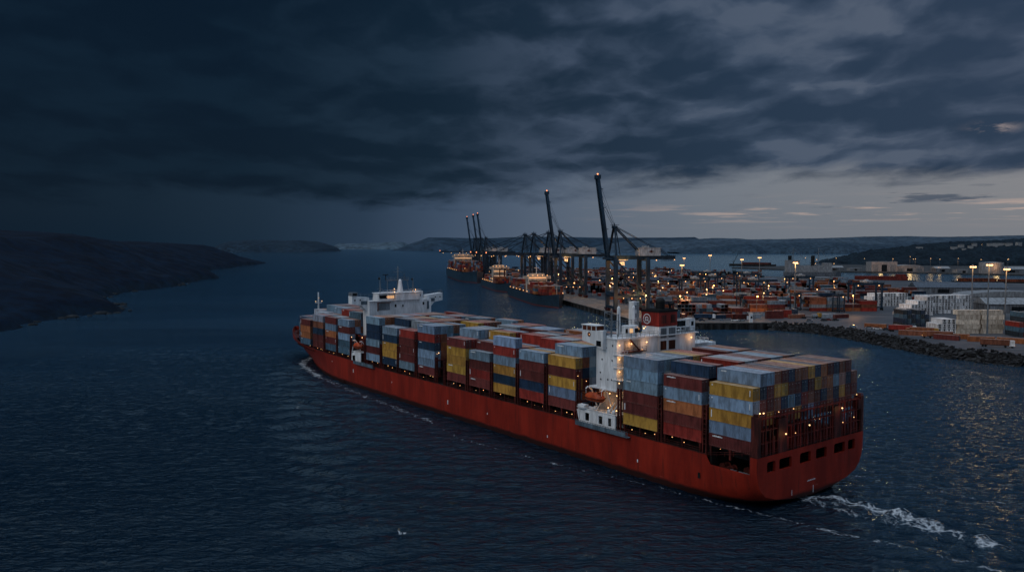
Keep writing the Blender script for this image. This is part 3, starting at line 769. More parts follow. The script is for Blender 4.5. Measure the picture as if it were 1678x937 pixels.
# navigation-wing on the port side
wg = MB(); wg.add([(-.9,48.4,32.0),(-.9,41.2,32.4),(-.9,41.2,27.9),(-.9,44.8,29.0),(-.9,48.4,29.5),(.3,48.4,32.0),(.3,41.2,32.4),(.3,41.2,27.9),(.3,44.8,29.0),(.3,48.4,29.5)],
    [(0,1,2,3,4),(9,8,7,6,5),(0,5,6,1),(1,6,7,2),(2,7,8,3),(3,8,9,4),(4,9,5,0)])
wg.box(.3, 3.0, 44.6, 48.4, 30.6, 32.0)
wg.build('bridge_wing', M['white'], house)
wc = MB(); wc.box(-.9, 1.6, 43.5, 48.4, 32.2, 33.3); wc.box(-1.1, 1.8, 43.2, 48.6, 33.3, 33.5, 1)
for u in (43.5, 45.1, 46.7, 48.3): wc.box(-.95, -.85, u-.1, u+.1, 32.0, 33.3, 1)
wc.build('wing_shelter', [M['rust'], M['white']], house)
bdg = MB(); bdg.tube((-.92,45.9,31.2), (-.98,45.9,31.2), .55, n=16); bdg.build('wing_light', M['rust'], house)
bw = MB(); bw.box(-.94, -.88, 41.8, 43.4, 28.6, 29.9); bw.build('window', M['glass'], house)
slamp(-1.05, 45.7, 31.2, L_S)
# round-fronted control cabin
cb = MB(); cb.prism([(4.3+1.0*math.cos(a)*2.3+2.0, 39.4+1.6*math.sin(a)) for a in [2*PI*i/20 for i in range(20)]], 30.75, 33.4); cb.build('control_cabin', M['white'], house)
for a in (-2.5,-2.0,-1.35,-.8):
    x, y = 6.3+2.36*math.cos(a), 39.4+1.64*math.sin(a); cw = MB(); cw.box(x-.5, x+.5, y-.06, y+.06, 31.8, 32.8); cw.build('window', M['warmglass'] if a == -2.0 else M['glass'], house)
ro = MB(); ro.rail([(.2,37.4,30.75),(14,37.4,30.75)], 1.1, 1.6, .07); ro.rail([(.2,37.4,30.75),(.2,43,30.75)], 1.1, 1.6, .07); ro.rail([(20.7,37.0,30.7),(28.4,37.0,30.7)], 1.1, 1.6, .07); ro.build('railing', M['grey'], house)
# lattice and aerials on the port top
la = MB()
for v in (1.2, 3.6): la.tube((v,42.8,30.7), (v,42.8,37.0), .14, n=6); la.tube((v,40.6,30.7), (v,40.6,36.2), .12, n=6)
for z in (33.4, 35, 36.6): la.beam((1.2,42.8,z), (3.6,42.8,z), .12); la.beam((1.2,40.6,z-.5), (3.6,40.6,z-.5), .12); la.beam((1.2,42.8,z), (1.2,40.6,z-.5), .12)
la.beam((1.2,42.8,31), (3.6,42.8,35), .1); la.rail([(.8,39.6,33.5),(13.2,39.6,33.5)], 1.2, 1.0, .08); la.build('aerial_frame', M['grey'], house)
for v, u in ((5.6,42.5),(10.2,42.0)):
    ml = MB(); ml.tube((v,u,30.7), (v,u,37.2), .5, .42, 10); ml.ell((v,u,37.2), .42,.42,.7, 10, 5); ml.build('vent_post', M['white'], house)
bx = MB(); bx.box(12.0, 13.9, 43.7, 45.4, 30.0, 38.6); 
for z in (32.6, 34.6, 36.6): bx.box(12.3, 12.9, 43.6, 43.72, z, z+1.1, 1)
for v in (13.2,13.6): bx.box(v-.08, v+.08, 43.58, 43.72, 31, 38.4, 1)
bx.build('deck_locker', [M['white'], M['grey']], house)
# starboard wing
sw_ = MB(); sw_.box(21.0, 28.2, 37.9, 42.5, 32.0, 32.2); sw_.box(24.6, 28.2, 38.2, 42.0, 27.3, 30.5)
for v in (21.2, 22.9, 24.8, 28.0): sw_.box(v-.12, v+.12, 37.9, 38.15, 30.7, 34.0)
sw_.box(21.0, 28.2, 37.8, 38.2, 33.8, 34.05); sw_.box(26.2, 28.2, 37.8, 40, 31.0, 34.0); sw_.build('bridge_wing', M['white'], house)
sg = MB(); sg.box(21.4, 24.6, 37.85, 37.9, 32.3, 33.7); sg.box(26.7, 27.6, 37.74, 37.8, 32.3, 33.4); sg.build('window', M['glass'], house)
sh = MB(); sh.box(28.2, 34.2, 38.3, 42.5, 27.3, 27.5); sh.rail([(28.2,38.4,27.5),(34.2,38.4,27.5),(34.2,42.4,27.5)], 1.1, 1.4, .08); sh.build('gallery', M['white'], house)
slamp(26.1, 37.2, 29.4, L_M); point((26,36.6,29.4), 70, ship); slamp(9.6, 37.0, 29.4, L_M); slamp(4.6,37.2,29.3, L_M); slamp(3.9,37.2,29.5, L_S); point((4.3,36.8,29.2), 60, ship); point((9.6,36.6,29.2), 60, ship)
slamp(9.2, 37.6, 32.7, L_M); slamp(9.9,37.7,33.0,L_S); point((9.4,37.0,32.6), 60, ship); slamp(7.2,36.2,27.9)
# funnel: red casing, emblem, black cap, exhaust
fn = put('funnel', None, house)
f = MB(); f.box(14.2, 20.8, 37.3, 43.1, 32.75, 36.2); f.build('funnel_casing', M['funnel_red'], fn)
f = MB(); f.box(14.05, 20.95, 37.15, 43.25, 36.2, 36.75); f.box(14.9, 20.2, 38.0, 42.4, 36.75, 36.95); f.build('funnel_cap', M['black'], fn)
f = MB(); f.tube((17.1,39.6,36.7), (17.1,39.6,38.6), 1.15, 1.15, 16); f.ell((17.1,39.6,38.5), 1.25, 1.25, 1.15, 16, 6, z_lo=0); f.build('exhaust_pipe', M['black'], fn)
f = MB(); f.tube((19.6,38.6,36.7), (19.6,38.6,38.0), .3, n=10); f.tube((19.2,38.6,38.0), (20.6,38.6,38.0), .32, n=10); f.build('exhaust_pipe', M['black'], fn)
for v in (14.9, 18.3):
    f = MB(); f.box(v+.1, v+1.9, 37.24, 37.29, 33.5, 35.5); f.box(v+.3, v+1.7, 37.2, 37.25, 33.7, 35.3); f.build('funnel_hatch', M['red_dark'], fn)
em = MB()
n = 28; cy, cz, ro_, ri_ = 41.25, 34.45, 1.28, 1.05
def ring(m, cy, cz, a, b, x, k=28, t0=0, t1=2*PI):
    v = []; 
    for i in range(k+1):
        t = t0+(t1-t0)*i/k
        for r in (b, a): v.append((x, cy+r*math.cos(t), cz+r*math.sin(t)))
    m.add(v, [(2*i, 2*i+1, 2*i+3, 2*i+2) for i in range(k)])
ring(em, cy, cz, ro_, ri_, 14.15)
ring(em, cy+.02, cz+.05, .52, .30, 14.15)
em.add([(14.15,cy-.02,cz-.15),(14.15,cy-.30,cz-.02),(14.15,cy-.75,cz-.68),(14.15,cy-.48,cz-.82)], [(0,1,2,3)])
em.add([(14.15,cy+.62,cz+.45),(14.15,cy+.40,cz+.45),(14.15,cy+.40,cz-.62),(14.15,cy+.62,cz-.5)], [(0,1,2,3)])
em.build('funnel_emblem', M['white'], fn)
# boat station on the port side below the overhang
bs = MB()
for a, b_ in ((37.2,38.6),(39.7,41.6),(42.9,46.2),(47.6,49.6)): bs.box(-.55, -.3, a, b_, 9.9, 12.0)
bs.box(-.6, -.3, 37.2, 49.6, 11.9, 12.9); bs.box(-.6, 2.6, 37.2, 49.6, 12.6, 12.75); bs.box(-.58, -.3, 37.2, 49.8, 9.3, 9.95)
bs.add([(-.6,49.6,12.9),(-.6,50.6,12.2),(-.6,49.8,9.6),(-.3,49.6,12.9),(-.3,50.6,12.2),(-.3,49.8,9.6)], [(0,1,2),(5,4,3)])
bs.build('boat_station', M['white'], ship)
gw = MB(); gw.box(-1.5, -.5, 32.4, 50.2, 8.6, 8.75); gw.rail([(-1.45,32.4,8.75),(-1.45,50.2,8.75)], 1.2, .9, .07); gw.box(-1.48, -1.4, 33, 50.2, 8.8, 9.7); gw.build('gangway', M['bluegrey'], ship)
dv_ = MB()
for u in (41.2, 46.6):
    dv_.path([(2.6,u,13),(1.5,u,15.5),(.6,u,17.6),(-.6,u,18.4),(-1.3,u,18.0)], .18); dv_.tube((-1.2,u,18.0), (-1.2,u,16.9), .05)
for u in (39, 40.2, 44.5): dv_.tube((.2,u,12.7), (1.4,u-.9,15.4), .12)
dv_.build('davit', M['white'], ship)
rc = MB(); rc.loft([[(-.3+1.1*math.cos(t)*w, u, 13.2+.8*math.sin(t)*w) for t in [PI*i/8-PI for i in range(9)]] for u, w in ((46.8,.3),(47.6,.9),(49,1),(50,.8),(50.6,.3))], closed=False); rc.box(-1.0,.4,47.4,49.8,13.1,13.7); rc.build('rescue_boat', M['white'], ship)
for u in (38.6, 40.2, 45): 
    wf = MB(); wf.ell((.3,u,13.25), .5,.5,.6, 8, 5); wf.tube((.3,u,12.7),(.3,u,13.2),.3,n=8); wf.build('deck_winch', M['white'], ship)
rw = MB(); rw.box(3.12, 3.19, 37.9, 46.5, 9.9, 18.2); rw.build('boat_deck_wall', M['white_in'], ship)
for v, u, z in [(.9,38.2,17.2),(.9,40.6,17.4),(1.3,41.5,13.8),(1.0,38.4,13.6),(.2,37.0,17.2)]: slamp(v, u, z, L_M)
for v, u, z in [(1.2,38.8,17),(1.6,41.6,14.3),(1.2,45.0,17.2)]: point((v,u,z), 45, ship, .25)
def lifeboat(u, v, z, L, label):
    t = thing('lifeboat', label, 'lifeboat', sw(v, u, z), YAW)
    rings = []
    for i in range(11):
        a = -1+2*i/10; w = (1-abs(a)**3.2)**.5 if abs(a) < 1 else .04
        rings.append([(1.35*w*math.cos(q), a*L/2, -.1+(.95*w*math.sin(q))) for q in [-PI+PI*j/8 for j in range(9)]])
    b = MB(); b.loft(rings, cap=False); b.build('boat_hull', M['orange'], t)
    rings = []
    for i in range(11):
        a = -1+2*i/10; w = (1-abs(a)**2.8)**.5 if abs(a) < 1 else .04
        rings.append([(1.33*w*math.cos(q), a*L/2*.97, .0+(1.25*w*math.sin(q))) for q in [PI*j/8 for j in range(9)]])
    b = MB(); b.loft(rings); b.build('boat_canopy', M['orange'], t)
    b = MB(); b.box(-1.42, 1.42, -L*.36, L*.36, -.12, .06); b.build('fender_strip', M['red_dark'], t)
    b = MB(); b.box(-.5, .5, -L*.36, -L*.2, 1.0, 1.6); b.box(-.52,.52,-L*.34,-L*.22,1.25,1.5,1); b.build('conning_hatch', [M['orange'], M['glass']], t)
    return t
lifeboat(44.0, -.7, 16.1, 6.6, 'orange enclosed lifeboat hanging below the white aft house by the funnel')
lifeboat(173.3, .3, 15.4, 6.0, 'orange lifeboat hung in the gap below the forward bridge')
# ------------------------------------------------------------------ forward bridge (u 172 .. 180)
br = put('forward_bridge', None, ship)
b = MB()
b.box(5.5, 32.5, 174.2, 179.6, 9.2, 31.8)
b.box(16.4, 27.2, 173.6, 178.6, 31.8, 34.6)
b.box(9.5, 16.4, 174.6, 179.2, 31.8, 34.6)
b.box(27.2, 29.0, 174.6, 179.0, 31.8, 35.0)
b.box(9.2, 27.5, 173.4, 179.4, 34.6, 34.8)
b.build('house_wall', M['white'], br)
for s in (-1, 1):
    w = MB(); e = CV+s*19.9; i = CV+s*12.8
    q = [(e,33.9),(i,33.2),(i,27.6),(i+s*.6,27.6),(CV+s*16.0,30.3),(e,30.9)]
    q = q if s > 0 else q
    n = len(q); w.add([(x,176.2,z) for x, z in q]+[(x,179.2,z) for x, z in q], [tuple(range(n)), tuple(range(2*n-1,n-1,-1))]+[(k,(k+1)%n,n+(k+1)%n,n+k) for k in range(n)])
    w.build('bridge_wing', M['white'], br)
    g = MB(); x0, x1 = sorted((i+s*.9, i+s*3.4)); g.box(x0, x1, 176.1, 176.19, 30.6, 31.9); g.build('wing_opening', M['bluegrey'], br)
    r = MB(); r.rail([(e,176.4,33.9),(e,179.0,33.9)], 1.1, 1.3, .08); r.rail([(e,176.4,33.9),(CV+s*11,176.4,33.4)], 1.1, 1.8, .08); r.build('railing', M['grey'], br)
    for k in (1.2, 3.4):
        p = MB(); p.tube((e-s*k,176.18,32.3), (e-s*k,176.12,32.3), .3, n=10); p.build('porthole', M['glass'], br)
cbx = MB(); cbx.box(CV-19.9, CV-17.6, 176.0, 178.8, 33.9, 35.2); cbx.box(CV-19.6,CV-17.9,175.92,175.99,34.1,34.9,1); cbx.build('wing_cab', [M['grey'], M['glass']], br)
for v0, v1, z0, z1, mt, u in [(9.9,13.0,32.6,33.9,'glass',174.5),(13.4,14.2,32.6,33.7,'warmglass',174.5),(14.5,15.2,32.6,33.7,'warmglass',174.5),(15.4,16.1,32.6,33.7,'warmglass',174.5),(9.0,14.0,28.3,30.9,'grey',174.1),(16.2,16.9,29.2,30.3,'glass',174.1),(19.5,20.0,29.2,30,'glass',174.1),(28.6,29.3,29.6,30.7,'glass',174.1),(30.6,31.5,27.9,31,'bluegrey',174.1),(27.4,28.0,33.0,33.8,'glass',174.5)]:
    w = MB(); w.box(v0, v1, u-.05, u+.05, z0, z1); w.build('window', M[mt], br)
dm = MB(); dm.box(8.8, 14.4, 173.9, 174.15, 31.0, 31.25); dm.box(8.8,9.1,173.9,174.15,28,31); dm.build('recess_frame', M['rust'], br)
sd = MB(); sd.box(4.8, 16.2, 173.2, 174.2, 31.75, 31.95); sd.rail([(4.8,173.3,31.95),(9.4,173.3,31.95)], 1.0, 1.4, .07); sd.rail([(27.6,173.7,34.8),(9.4,173.7,34.8)], 1.0, 1.6, .07); sd.build('railing', M['white'], br)
# monkey island: masts, radar, satcom
mt = MB()
mt.tube((19.6,176,34.8), (19.6,176,38.6), 1.2, .7, 10); mt.ell((19.6,176,38.6), .7,.7,1.3, 10, 5)
mt.build('signal_tower', M['white'], br)
mt = MB(); mt.tube((19.2,177,34.8), (19.2,177,44.8), .32, .16, 8); mt.beam((17.2,177,42.6), (21.2,177,42.6), .16); mt.beam((18.2,177,43.8), (20.2,177,43.8), .14)
mt.beam((14.2,177,39.4), (23.8,177,39.4), .5, .35); mt.beam((14.6,177,39.4), (14.6,177,34.8), .18); mt.beam((23.2,177,39.4), (24.2,177,34.8), .18); mt.rail([(14.2,176.6,39.5),(23.8,176.6,39.5)], 1.0, 1.6, .08); mt.tube((22,177,39.5),(22,177,42),.1,n=6); mt.build('radar_mast', M['grey'], br)
rd = MB(); rd.beam((12.8,177,41.6), (15.0,177.2,41.6), .5, .3); rd.tube((13.9,177,39.5), (13.9,177,41.5), .14, n=6); rd.build('radar_scanner', M['dark'], br)
for v, h_, bl in ((11.2,40.8,.22),(25.6,40.2,.22)):
    p = MB(); p.tube((v,176.5,34.8), (v,176.5,h_), bl, bl*.7, 8); p.beam((v-1.2,176.5,36.2), (v+1.2,176.5,36.2), .14); p.ell((v-.4,176.5,h_-.6), .4,.4,.45, 8, 5, m=1); p.build('aerial_mast', [M['grey'], M['dark']], br)
for v, u, z, me in [(15.6,173.2,36.3,L_M),(15.6,173.2,35.0,L_M),(24.9,173.2,35.7,L_M),(23.6,173.2,35.3,L_S),(12.8,174.0,33.2,L_S)]: slamp(v, u, z, me)
point((15.6,172.6,35.6), 80, ship); point((24.9,172.6,35.6), 60, ship)
# port boat station below the forward bridge
fs = MB(); fs.box(-.4, -.15, 170.0, 174.6, 9.6, 13.2); fs.box(-.4, 2.4, 170, 177.4, 13.1, 13.3)
fs.add([(-.4,174.6,13.3),(-.4,177.6,12.4),(-.4,177.6,9.6),(-.4,176.8,9.6),(-.4,176.8,11.6),(-.4,174.6,11.9)], [(0,1,2,3,4,5)])
fs.path([(-.3,177.4,12.6),(-.3,176.4,15.0),(-.3,173.4,16.3)], .18); fs.build('boat_station', M['white'], ship)
gw = MB(); gw.box(-1.3, -.45, 158.5, 174.5, 8.9, 9.05); gw.rail([(-1.25,158.5,9.05),(-1.25,174.5,9.05)], 1.1, 1.2, .07); gw.box(-1.28,-1.2,158.5,174.5,9.1,10.0); gw.build('gangway', M['bluegrey'], ship)
dv_ = MB()
for u in (170.6, 176.2): dv_.path([(2.6,u,13.2),(1.6,u,16),(.4,u,17.4),(-.4,u,17.3)], .16); dv_.tube((.3,u,17.2), (.3,u,16.2), .05)
dv_.build('davit', M['white'], ship)
wl = MB(); wl.box(3.0, 5.5, 169.5, 177.6, 9.2, 18.8); wl.build('boat_deck_wall', M['red_frame'], ship)
for v, u, z in [(.2,178,18.4),(.2,169.2,19.0)]: slamp(v-.3, u, z, L_M)
point((0,174,18.4), 50, ship, .25)
# foremast on the forecastle
fm = MB(); fm.tube((CV,253.5,11.4), (CV,253.5,30.2), .55, .28, 10); fm.beam((CV-1.6,253.5,26.2), (CV+1.6,253.5,26.2), .3); fm.rail([(CV-1.2,253.0,26.3),(CV+1.2,253.0,26.3)], .9, 1.2, .07); fm.tube((CV,253.5,30.2),(CV,253.5,31.2),.3,n=8); fm.beam((CV-3,253.5,11.4),(CV,253.5,20),.25); fm.beam((CV+3,253.5,11.4),(CV,253.5,20),.25)
fm.build('foremast', M['white'], ship)
slamp(CV-1.6, 253.0, 27.0, L_M); slamp(CV+1.5, 253.0, 27.0, L_M); slamp(CV, 253.0, 28.6, L_S)
an = MB(); an.tube((12.5,262,12.3), (15,262,12.3), .9, n=12); an.box(12.2,15.4,260.8,263.2,11.4,12); an.build('anchor_windlass', M['red_dark'], ship)
bw = MB()
for u in np.arange(250, 276, 3.2):
    w = section(u)[-1][0]; bw.box(CV-w+.1, CV-w+.4, u, u+.2, 11.4, 12.6)
bw.build('bulwark_stay', M['red_dark'], ship)

# ------------------------------------------------------------------ shipping containers
C = dict(LB=(.165,.250,.345), NV=(.014,.036,.075), MA=(.115,.024,.021), RD=(.235,.026,.018), YE=(.40,.22,.04), BR=(.21,.075,.042), GY=(.27,.31,.35), OR=(.31,.105,.04), TE=(.06,.12,.17), PK=(.30,.17,.13))
CN = dict(LB='pale blue', NV='navy blue', MA='maroon', RD='bright red', YE='mustard yellow', BR='rust brown', GY='light grey', OR='orange brown', TE='slate blue', PK='faded pink')
CL, CW, CH = 10.4, 2.32, 2.6
def corr(m, pts_fn, n, a, b, z0, z1, depth):
    """corrugated wall strip between a and b"""
    xs = []; step = (b-a)/n
    for i in range(n):
        s = a+i*step
        xs += [(s, 0), (s+step*.3, 0), (s+step*.5, depth), (s+step*.8, depth)]
    xs.append((b, 0)); v = []
    for t, d in xs: v += [pts_fn(t, d, z0), pts_fn(t, d, z1)]
    m.add(v, [(2*i, 2*i+2, 2*i+3, 2*i+1) for i in range(len(xs)-1)])
def container_body(L, n, door_end=True):
    m = MB(); p = .13
    for x in (0, CW-p):
        for y in (0, L-p): m.box(x, x+p, y, y+p, 0, CH)
    for x in (0, CW-p):
        m.box(x, x+p, p, L-p, 0, .16); m.box(x+(.02 if x == 0 else .03), x+p-(.03 if x == 0 else .02), p, L-p, CH-.12, CH-.01)
    for y in (0, L-p):
        m.box(p, CW-p, y, y+p, 0, .16); m.box(p, CW-p, y, y+p, CH-.14, CH-.012)
    for x in (-.012, CW-p-.03):                      # corner castings
        for y in (-.012, L-p-.03):
            for z in (-.004, CH-.1): m.box(x, x+.172, y, y+.172, z, z+.115)
    corr(m, lambda t, d, z: (.045+d, t, z), n, L-p, p, .15, CH-.1, .05)
    corr(m, lambda t, d, z: (CW-.045-d, t, z), n, p, L-p, .15, CH-.1, .05)
    corr(m, lambda t, d, z: (t, L-.05-d, z), 6, CW-p, p, .15, CH-.1, .05)
    # roof with shallow pressed ribs
    v = []; k = max(8, n); ys = []
    for i in range(k): s = p+(L-2*p)*i/k; w = (L-2*p)/k; ys += [(s, 0), (s+w*.4, 0), (s+w*.5, -.028), (s+w*.9, -.028)]
    ys.append((L-p, 0))
    for y, d in ys: v += [(p*.8, y, CH-.025+d), (CW-p*.8, y, CH-.025+d)]
    m.add(v, [(2*i+1, 2*i+3, 2*i+2, 2*i) for i in range(len(ys)-1)])
    m.box(p, CW-p, p, L-p, .1, .16)
    if not door_end: corr(m, lambda t, d, z: (t, .05+d, z), 6, p, CW-p, .15, CH-.1, .05)
    return m
def door_leaf(side):
    m = MB(); x0, x1 = (.14, CW/2-.015) if side < 0 else (CW/2+.015, CW-.14)
    m.box(x0, x1, .05, .10, .17, CH-.15)
    for k in range(1, 5): z = .17+(CH-.32)*k/5; m.box(x0+.06, x1-.06, .035, .05, z-.03, z+.03)
    for q in (.27, .73):
        x = x0+(x1-x0)*q; m.tube((x,.0,.10), (x,.0,CH-.06), .028, n=6, m=1, cap=False)
        for z in (.2, .75, 1.35, 2.3): m.box(x-.06, x+.06, -.02, .05, z-.04, z+.04, 1)
        m.box(x-.02, x+.26, -.03, .0, 1.05, 1.12, 1)
    for z in (.4, 1.0, 1.7, 2.25): hx = x0-.03 if side < 0 else x1-.03; m.box(hx, hx+.07, .02, .05, z-.06, z+.06, 1)
    m.box(x0+.2, x0+.42, .043, .049, CH-.62, CH-.45, 2)
    return m.mesh('door', [M['cont'], M['rod'], M['white']])
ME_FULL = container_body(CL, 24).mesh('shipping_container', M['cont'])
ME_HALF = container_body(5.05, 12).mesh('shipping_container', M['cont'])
ME_DOOR = [door_leaf(-1), door_leaf(1)]
def side_mark(L, kind):          # pale shipping marks near the upper left corner of the long side
    m = MB()
    if kind == 0:
        for k in range(4): m.box(-.012, .03, L-1.0-k*.34-.26, L-1.0-k*.34, 2.02, 2.02+.24)
    elif kind == 1: m.box(-.012, .03, L-.62, L-.40, .7, 2.2)
    elif kind == 2:
        for k in range(7): m.box(-.012, .03, L-.9-k*.36-.28, L-.9-k*.36, 2.0, 2.0+(.3 if k % 3 else .22))
    else:
        m.box(-.012, .03, .55, .72, .9, 2.1); m.box(-.012,.03,L-.8,L-.5,1.95,2.2)
    return m.mesh('side_marking', M['white'])
ME_MARK = [side_mark(CL, k) for k in range(4)]

PORT = {1:'YE LB YE LB MA',2:'MA LB OR MA RD',3:'LB LB LB MA MA YE',4:'YE MA YE LB MA',5:'LB MA MA NV RD',6:'LB RD LB YE NV YE',7:'LB MA RD MA',8:'MA YE YE YE MA',9:'LB RD NV LB LB MA',
        10:'RD MA MA MA LB',11:'LB NV YE YE NV',12:'LB NV NV LB MA LB',13:'LB MA LB TE TE',14:'MA LB OR MA TE',15:'GY BR NV MA MA',16:'MA OR OR TE',17:'NV TE TE NV'}
HT = {1:[5]+[6]*14+[5],2:[5,6,6,5,5]+[6]*9+[5,5],3:[6]*8+[5,5,6,6,6,6,5,5],4:[5]+[6]*9+[5]*2+[6]*3+[5],5:[5,5,5]+[6]*7+[5]*2+[6]*3+[5],6:[6,5,5,5,6,6,6,6,6,5,5,6,6,6,6,5],
      7:[4,5,5,6,6,6,5,5,6,6,6,6,5,5,5,5],8:[5,5,6,6,6,6,5,5,6,6,6,6,6,5,5,5],9:[6,6,6,6,6,5,5,6,6,6,6,5,5,6,6,5],10:[5,5,6,6,6,6,6,6,6,5,5,6,6,6,5,5],11:[5,5,6,6,6,6,6,5,6,6,6,6,6,6,5,5],
      12:[6,6,6,6,6,6,6,6,6,6,6,6,5,5,6,5],13:[5,5,6,6,6,6,6,6,6,6,6,6,6,6,5,5],14:[5,5,5,6,6,6,6,6,6,6,6,6,6,5,5,5],15:[5,5,5,5,6,6,6,6,6,6,6,6,5,5,5,5],16:[4,4,4,5,5,6,6,6,6,6,6,5,5,4,4,4],17:[0,0,4,4,4,5,5,5,5,5,5,4,4,4,0,0]}
STERN = ['-- LB LB BR MA NV BR BR YE NV OR MA NV BR MA --','YE NV MA YE YE MA MA NV MA YE BR OR LB PK NV BR','LB MA MA BR NV LB NV RD BR MA NV BR NV YE MA MA','YE MA YE MA MA BR YE NV LB NV MA OR NV BR MA LB']
rowcol = random.Random(21)
cells = []
for b, (u0, u1) in BAYS.items():
    hs = HT[b]; pc = PORT[b].split()
    for r in range(16):
        h = hs[r]
        if not h: continue
        first = all(x == 0 for x in hs[:r])
        for t in range(1, h+1):
            top = t == h; port = first or t > hs[r-1]
            aft = b == 1 or (b == 4) or (b == 9 and t > 2) or (b == 13 and t > 3) or t > (HT[b-1][r] if b-1 in HT else 0)
            if b == 1 and t < 3 and not port: continue
            if not (top or port or aft): continue
            if first: k = pc[len(pc)-t] if t <= len(pc) else 'LB'
            elif b == 1 and 6-t < 4 and STERN[6-t].split()[r] != '--': k = STERN[6-t].split()[r]
            else:
                k = rowcol.choices(['LB','BR','MA','NV','RD','YE','GY','OR','TE'], [26,20,10,8,14,5,12,9,5])[0]
            if not first and t == h == 6 and r in (1, 2) and b in (4, 8, 9): k = 'LB'
            if b == 2 and r == 1 and t == 6: k = 'NV'
            if b == 2 and r == 5 and t == 6: k = 'RD'
            if b == 5 and r == 3 and t == 6: k = 'RD'
            if b == 7 and r == 3 and t == 6: k = 'YE'
            um = (u0+u1)/2; d2 = (sw(r*WP, um)[0])**2 + (sw(r*WP, um)[1])**2
            score = (11*top + 22*port*(1 if t > 1 else .9) + 6*aft)/d2*1e4
            cells.append((score, b, r, t, h, k, port, aft, top))
cells.sort(reverse=True)
ORD = ['','first','second','third','fourth','fifth','sixth','seventh','eighth','ninth','tenth','eleventh','twelfth','thirteenth','fourteenth','fifteenth','sixteenth','seventeenth']
STUFF = []       # boxes of the single 'stacked_containers' object: x, y, z, rot, l, w, h, colour
N_IND = 300
def ship_container(cell):
    _, b, r, t, h, k, port, aft, top = cell
    u0, u1 = BAYS[b]; q_ = rowcol.uniform(.85, 1.2); col = tuple(min(1, max(.004, c*q_*rowcol.uniform(.95, 1.05))) for c in C[k])
    two = b == 15 and r == 0
    z = Z0 + (t-1)*TH; jit = lambda a=.05: rowcol.uniform(-a, a)
    ft = h-t+1
    where = 'top of stack' if ft == 1 else ORD[ft]+' from top'
    rowtxt = 'on near rail' if r == 0 else '%s row from near rail' % ORD[r+1]
    baytxt = '%s bay from stern' % ORD[b]
    for i in range(2 if two else 1):
        x, y, zz = sw(r*WP+.03+jit(), u0+(5.3*i if two else 0)+jit(), z)
        lab = '%s container, %s, %s, %s' % (CN[k], where, rowtxt, baytxt)
        if two: lab = '%s half-length container, %s, %s short stack near the bow' % (CN[k], where, ('aft', 'forward')[i])
        o = put('shipping_container', ME_HALF if two else ME_FULL, None, (x, y, zz), YAW, col, label=lab, category='container', group='containers stacked on the red ship')
        if not two: o.scale = (1, (u1-u0)/CL*.995, 1)
        if aft or i == 0:
            for dm_ in ME_DOOR: put('door', dm_, o, color=col)
        if port and not two and rowcol.random() < .55: put('side_marking', ME_MARK[rowcol.randrange(4)], o)
for c in cells[:N_IND]: ship_container(c)
for c in cells[N_IND:]:
    _, b, r, t, h, k, port, aft, top = c; u0, u1 = BAYS[b]
    x, y, z = sw(r*WP+.03, u0, Z0+(t-1)*TH); STUFF.append((x, y, z, YAW, CW, u1-u0-.05, CH, C[k]))
def build_stuff():
    m = MB(); cols = []
    for x, y, z, rot, w, l, h, c in STUFF:
        ca, sa = math.cos(rot), math.sin(rot); n0 = len(m.f)
        P = lambda a, b, q: (x+ca*a-sa*b, y+sa*a+ca*b, z+q)
        m.add([P(0,0,0),P(w,0,0),P(w,l,0),P(0,l,0),P(0,0,h),P(w,0,h),P(w,l,h),P(0,l,h)], [(4,5,6,7),(0,1,5,4),(1,2,6,5),(2,3,7,6),(3,0,4,7)])
        q_ = random.uniform(.8, 1.2); cc = tuple(min(1, q*q_*random.uniform(.95, 1.05)) for q in c); cols += [cc]*((len(m.f)-n0)*4)
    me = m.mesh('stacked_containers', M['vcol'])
    a = me.color_attributes.new('Col', 'FLOAT_COLOR', 'CORNER')
    a.data.foreach_set('color', np.array([(*c, 1) for c in cols], np.float32).ravel())
    put('stacked_containers', me, kind='stuff')
# ------------------------------------------------------------------ container terminal
QY = R(10.2); QN = (math.cos(QY), math.sin(QY)); QT = (-math.sin(QY), math.cos(QY))   # inland normal, along-quay direction
def quay_x(y): return 45.2-.18*(y-730.6)
GZ = 4.0
land = [(85,497),(79.8,517),(72.2,580),(45.2,730.6),(-93.4,1500),(-70,1575),(150,1640),(330,1660),(420,1330),(520,1180),(640,1080),(760,1010),(1100,960),(1100,240),(340,268),(262,322),(229,345),(214.5,365),(210,382),(204,419),(199.9,454),(187,484),(166,497.5)]
def ground_mat():
    m, nt, nd, ln, b = newmat('yard_asphalt'); co = coords(nd); X.nt = nt
    f1 = noise(nd, ln, co, .02, 6, .65); f2 = noise(nd, ln, co, .22, 5, .7); f3 = noise(nd, ln, mapping(nd, ln, co, (.02,.35,1)), 1.0, 4, .6)
    c = mixc(nd, ln, ramp_fac(nd, ln, f1, .38, .62), (.028,.034,.043), (.056,.061,.070))
    c = mixc(nd, ln, ramp_fac(nd, ln, f2, .55, .75), c, (.032,.035,.042))
    c = mixc(nd, ln, (X(ramp_fac(nd, ln, f3, .58, .66))*.6).v, c, (.15,.145,.14))
    ln.new(c, b.inputs['Base Color']); b.inputs['Roughness'].default_value = .65
    return m
M['ground'] = ground_mat()
M['quaywall'] = paint('tidal_concrete', (.05,.052,.055), .9, .55, .3)
M['conc'] = paint('quay_concrete', (.17,.165,.16), .85, .35, .2, streak=False)
g = MB(); g.prism(land, -4, GZ, m=1, mtop=0); g.build('yard_ground', [M['ground'], M['quaywall']], kind='structure')
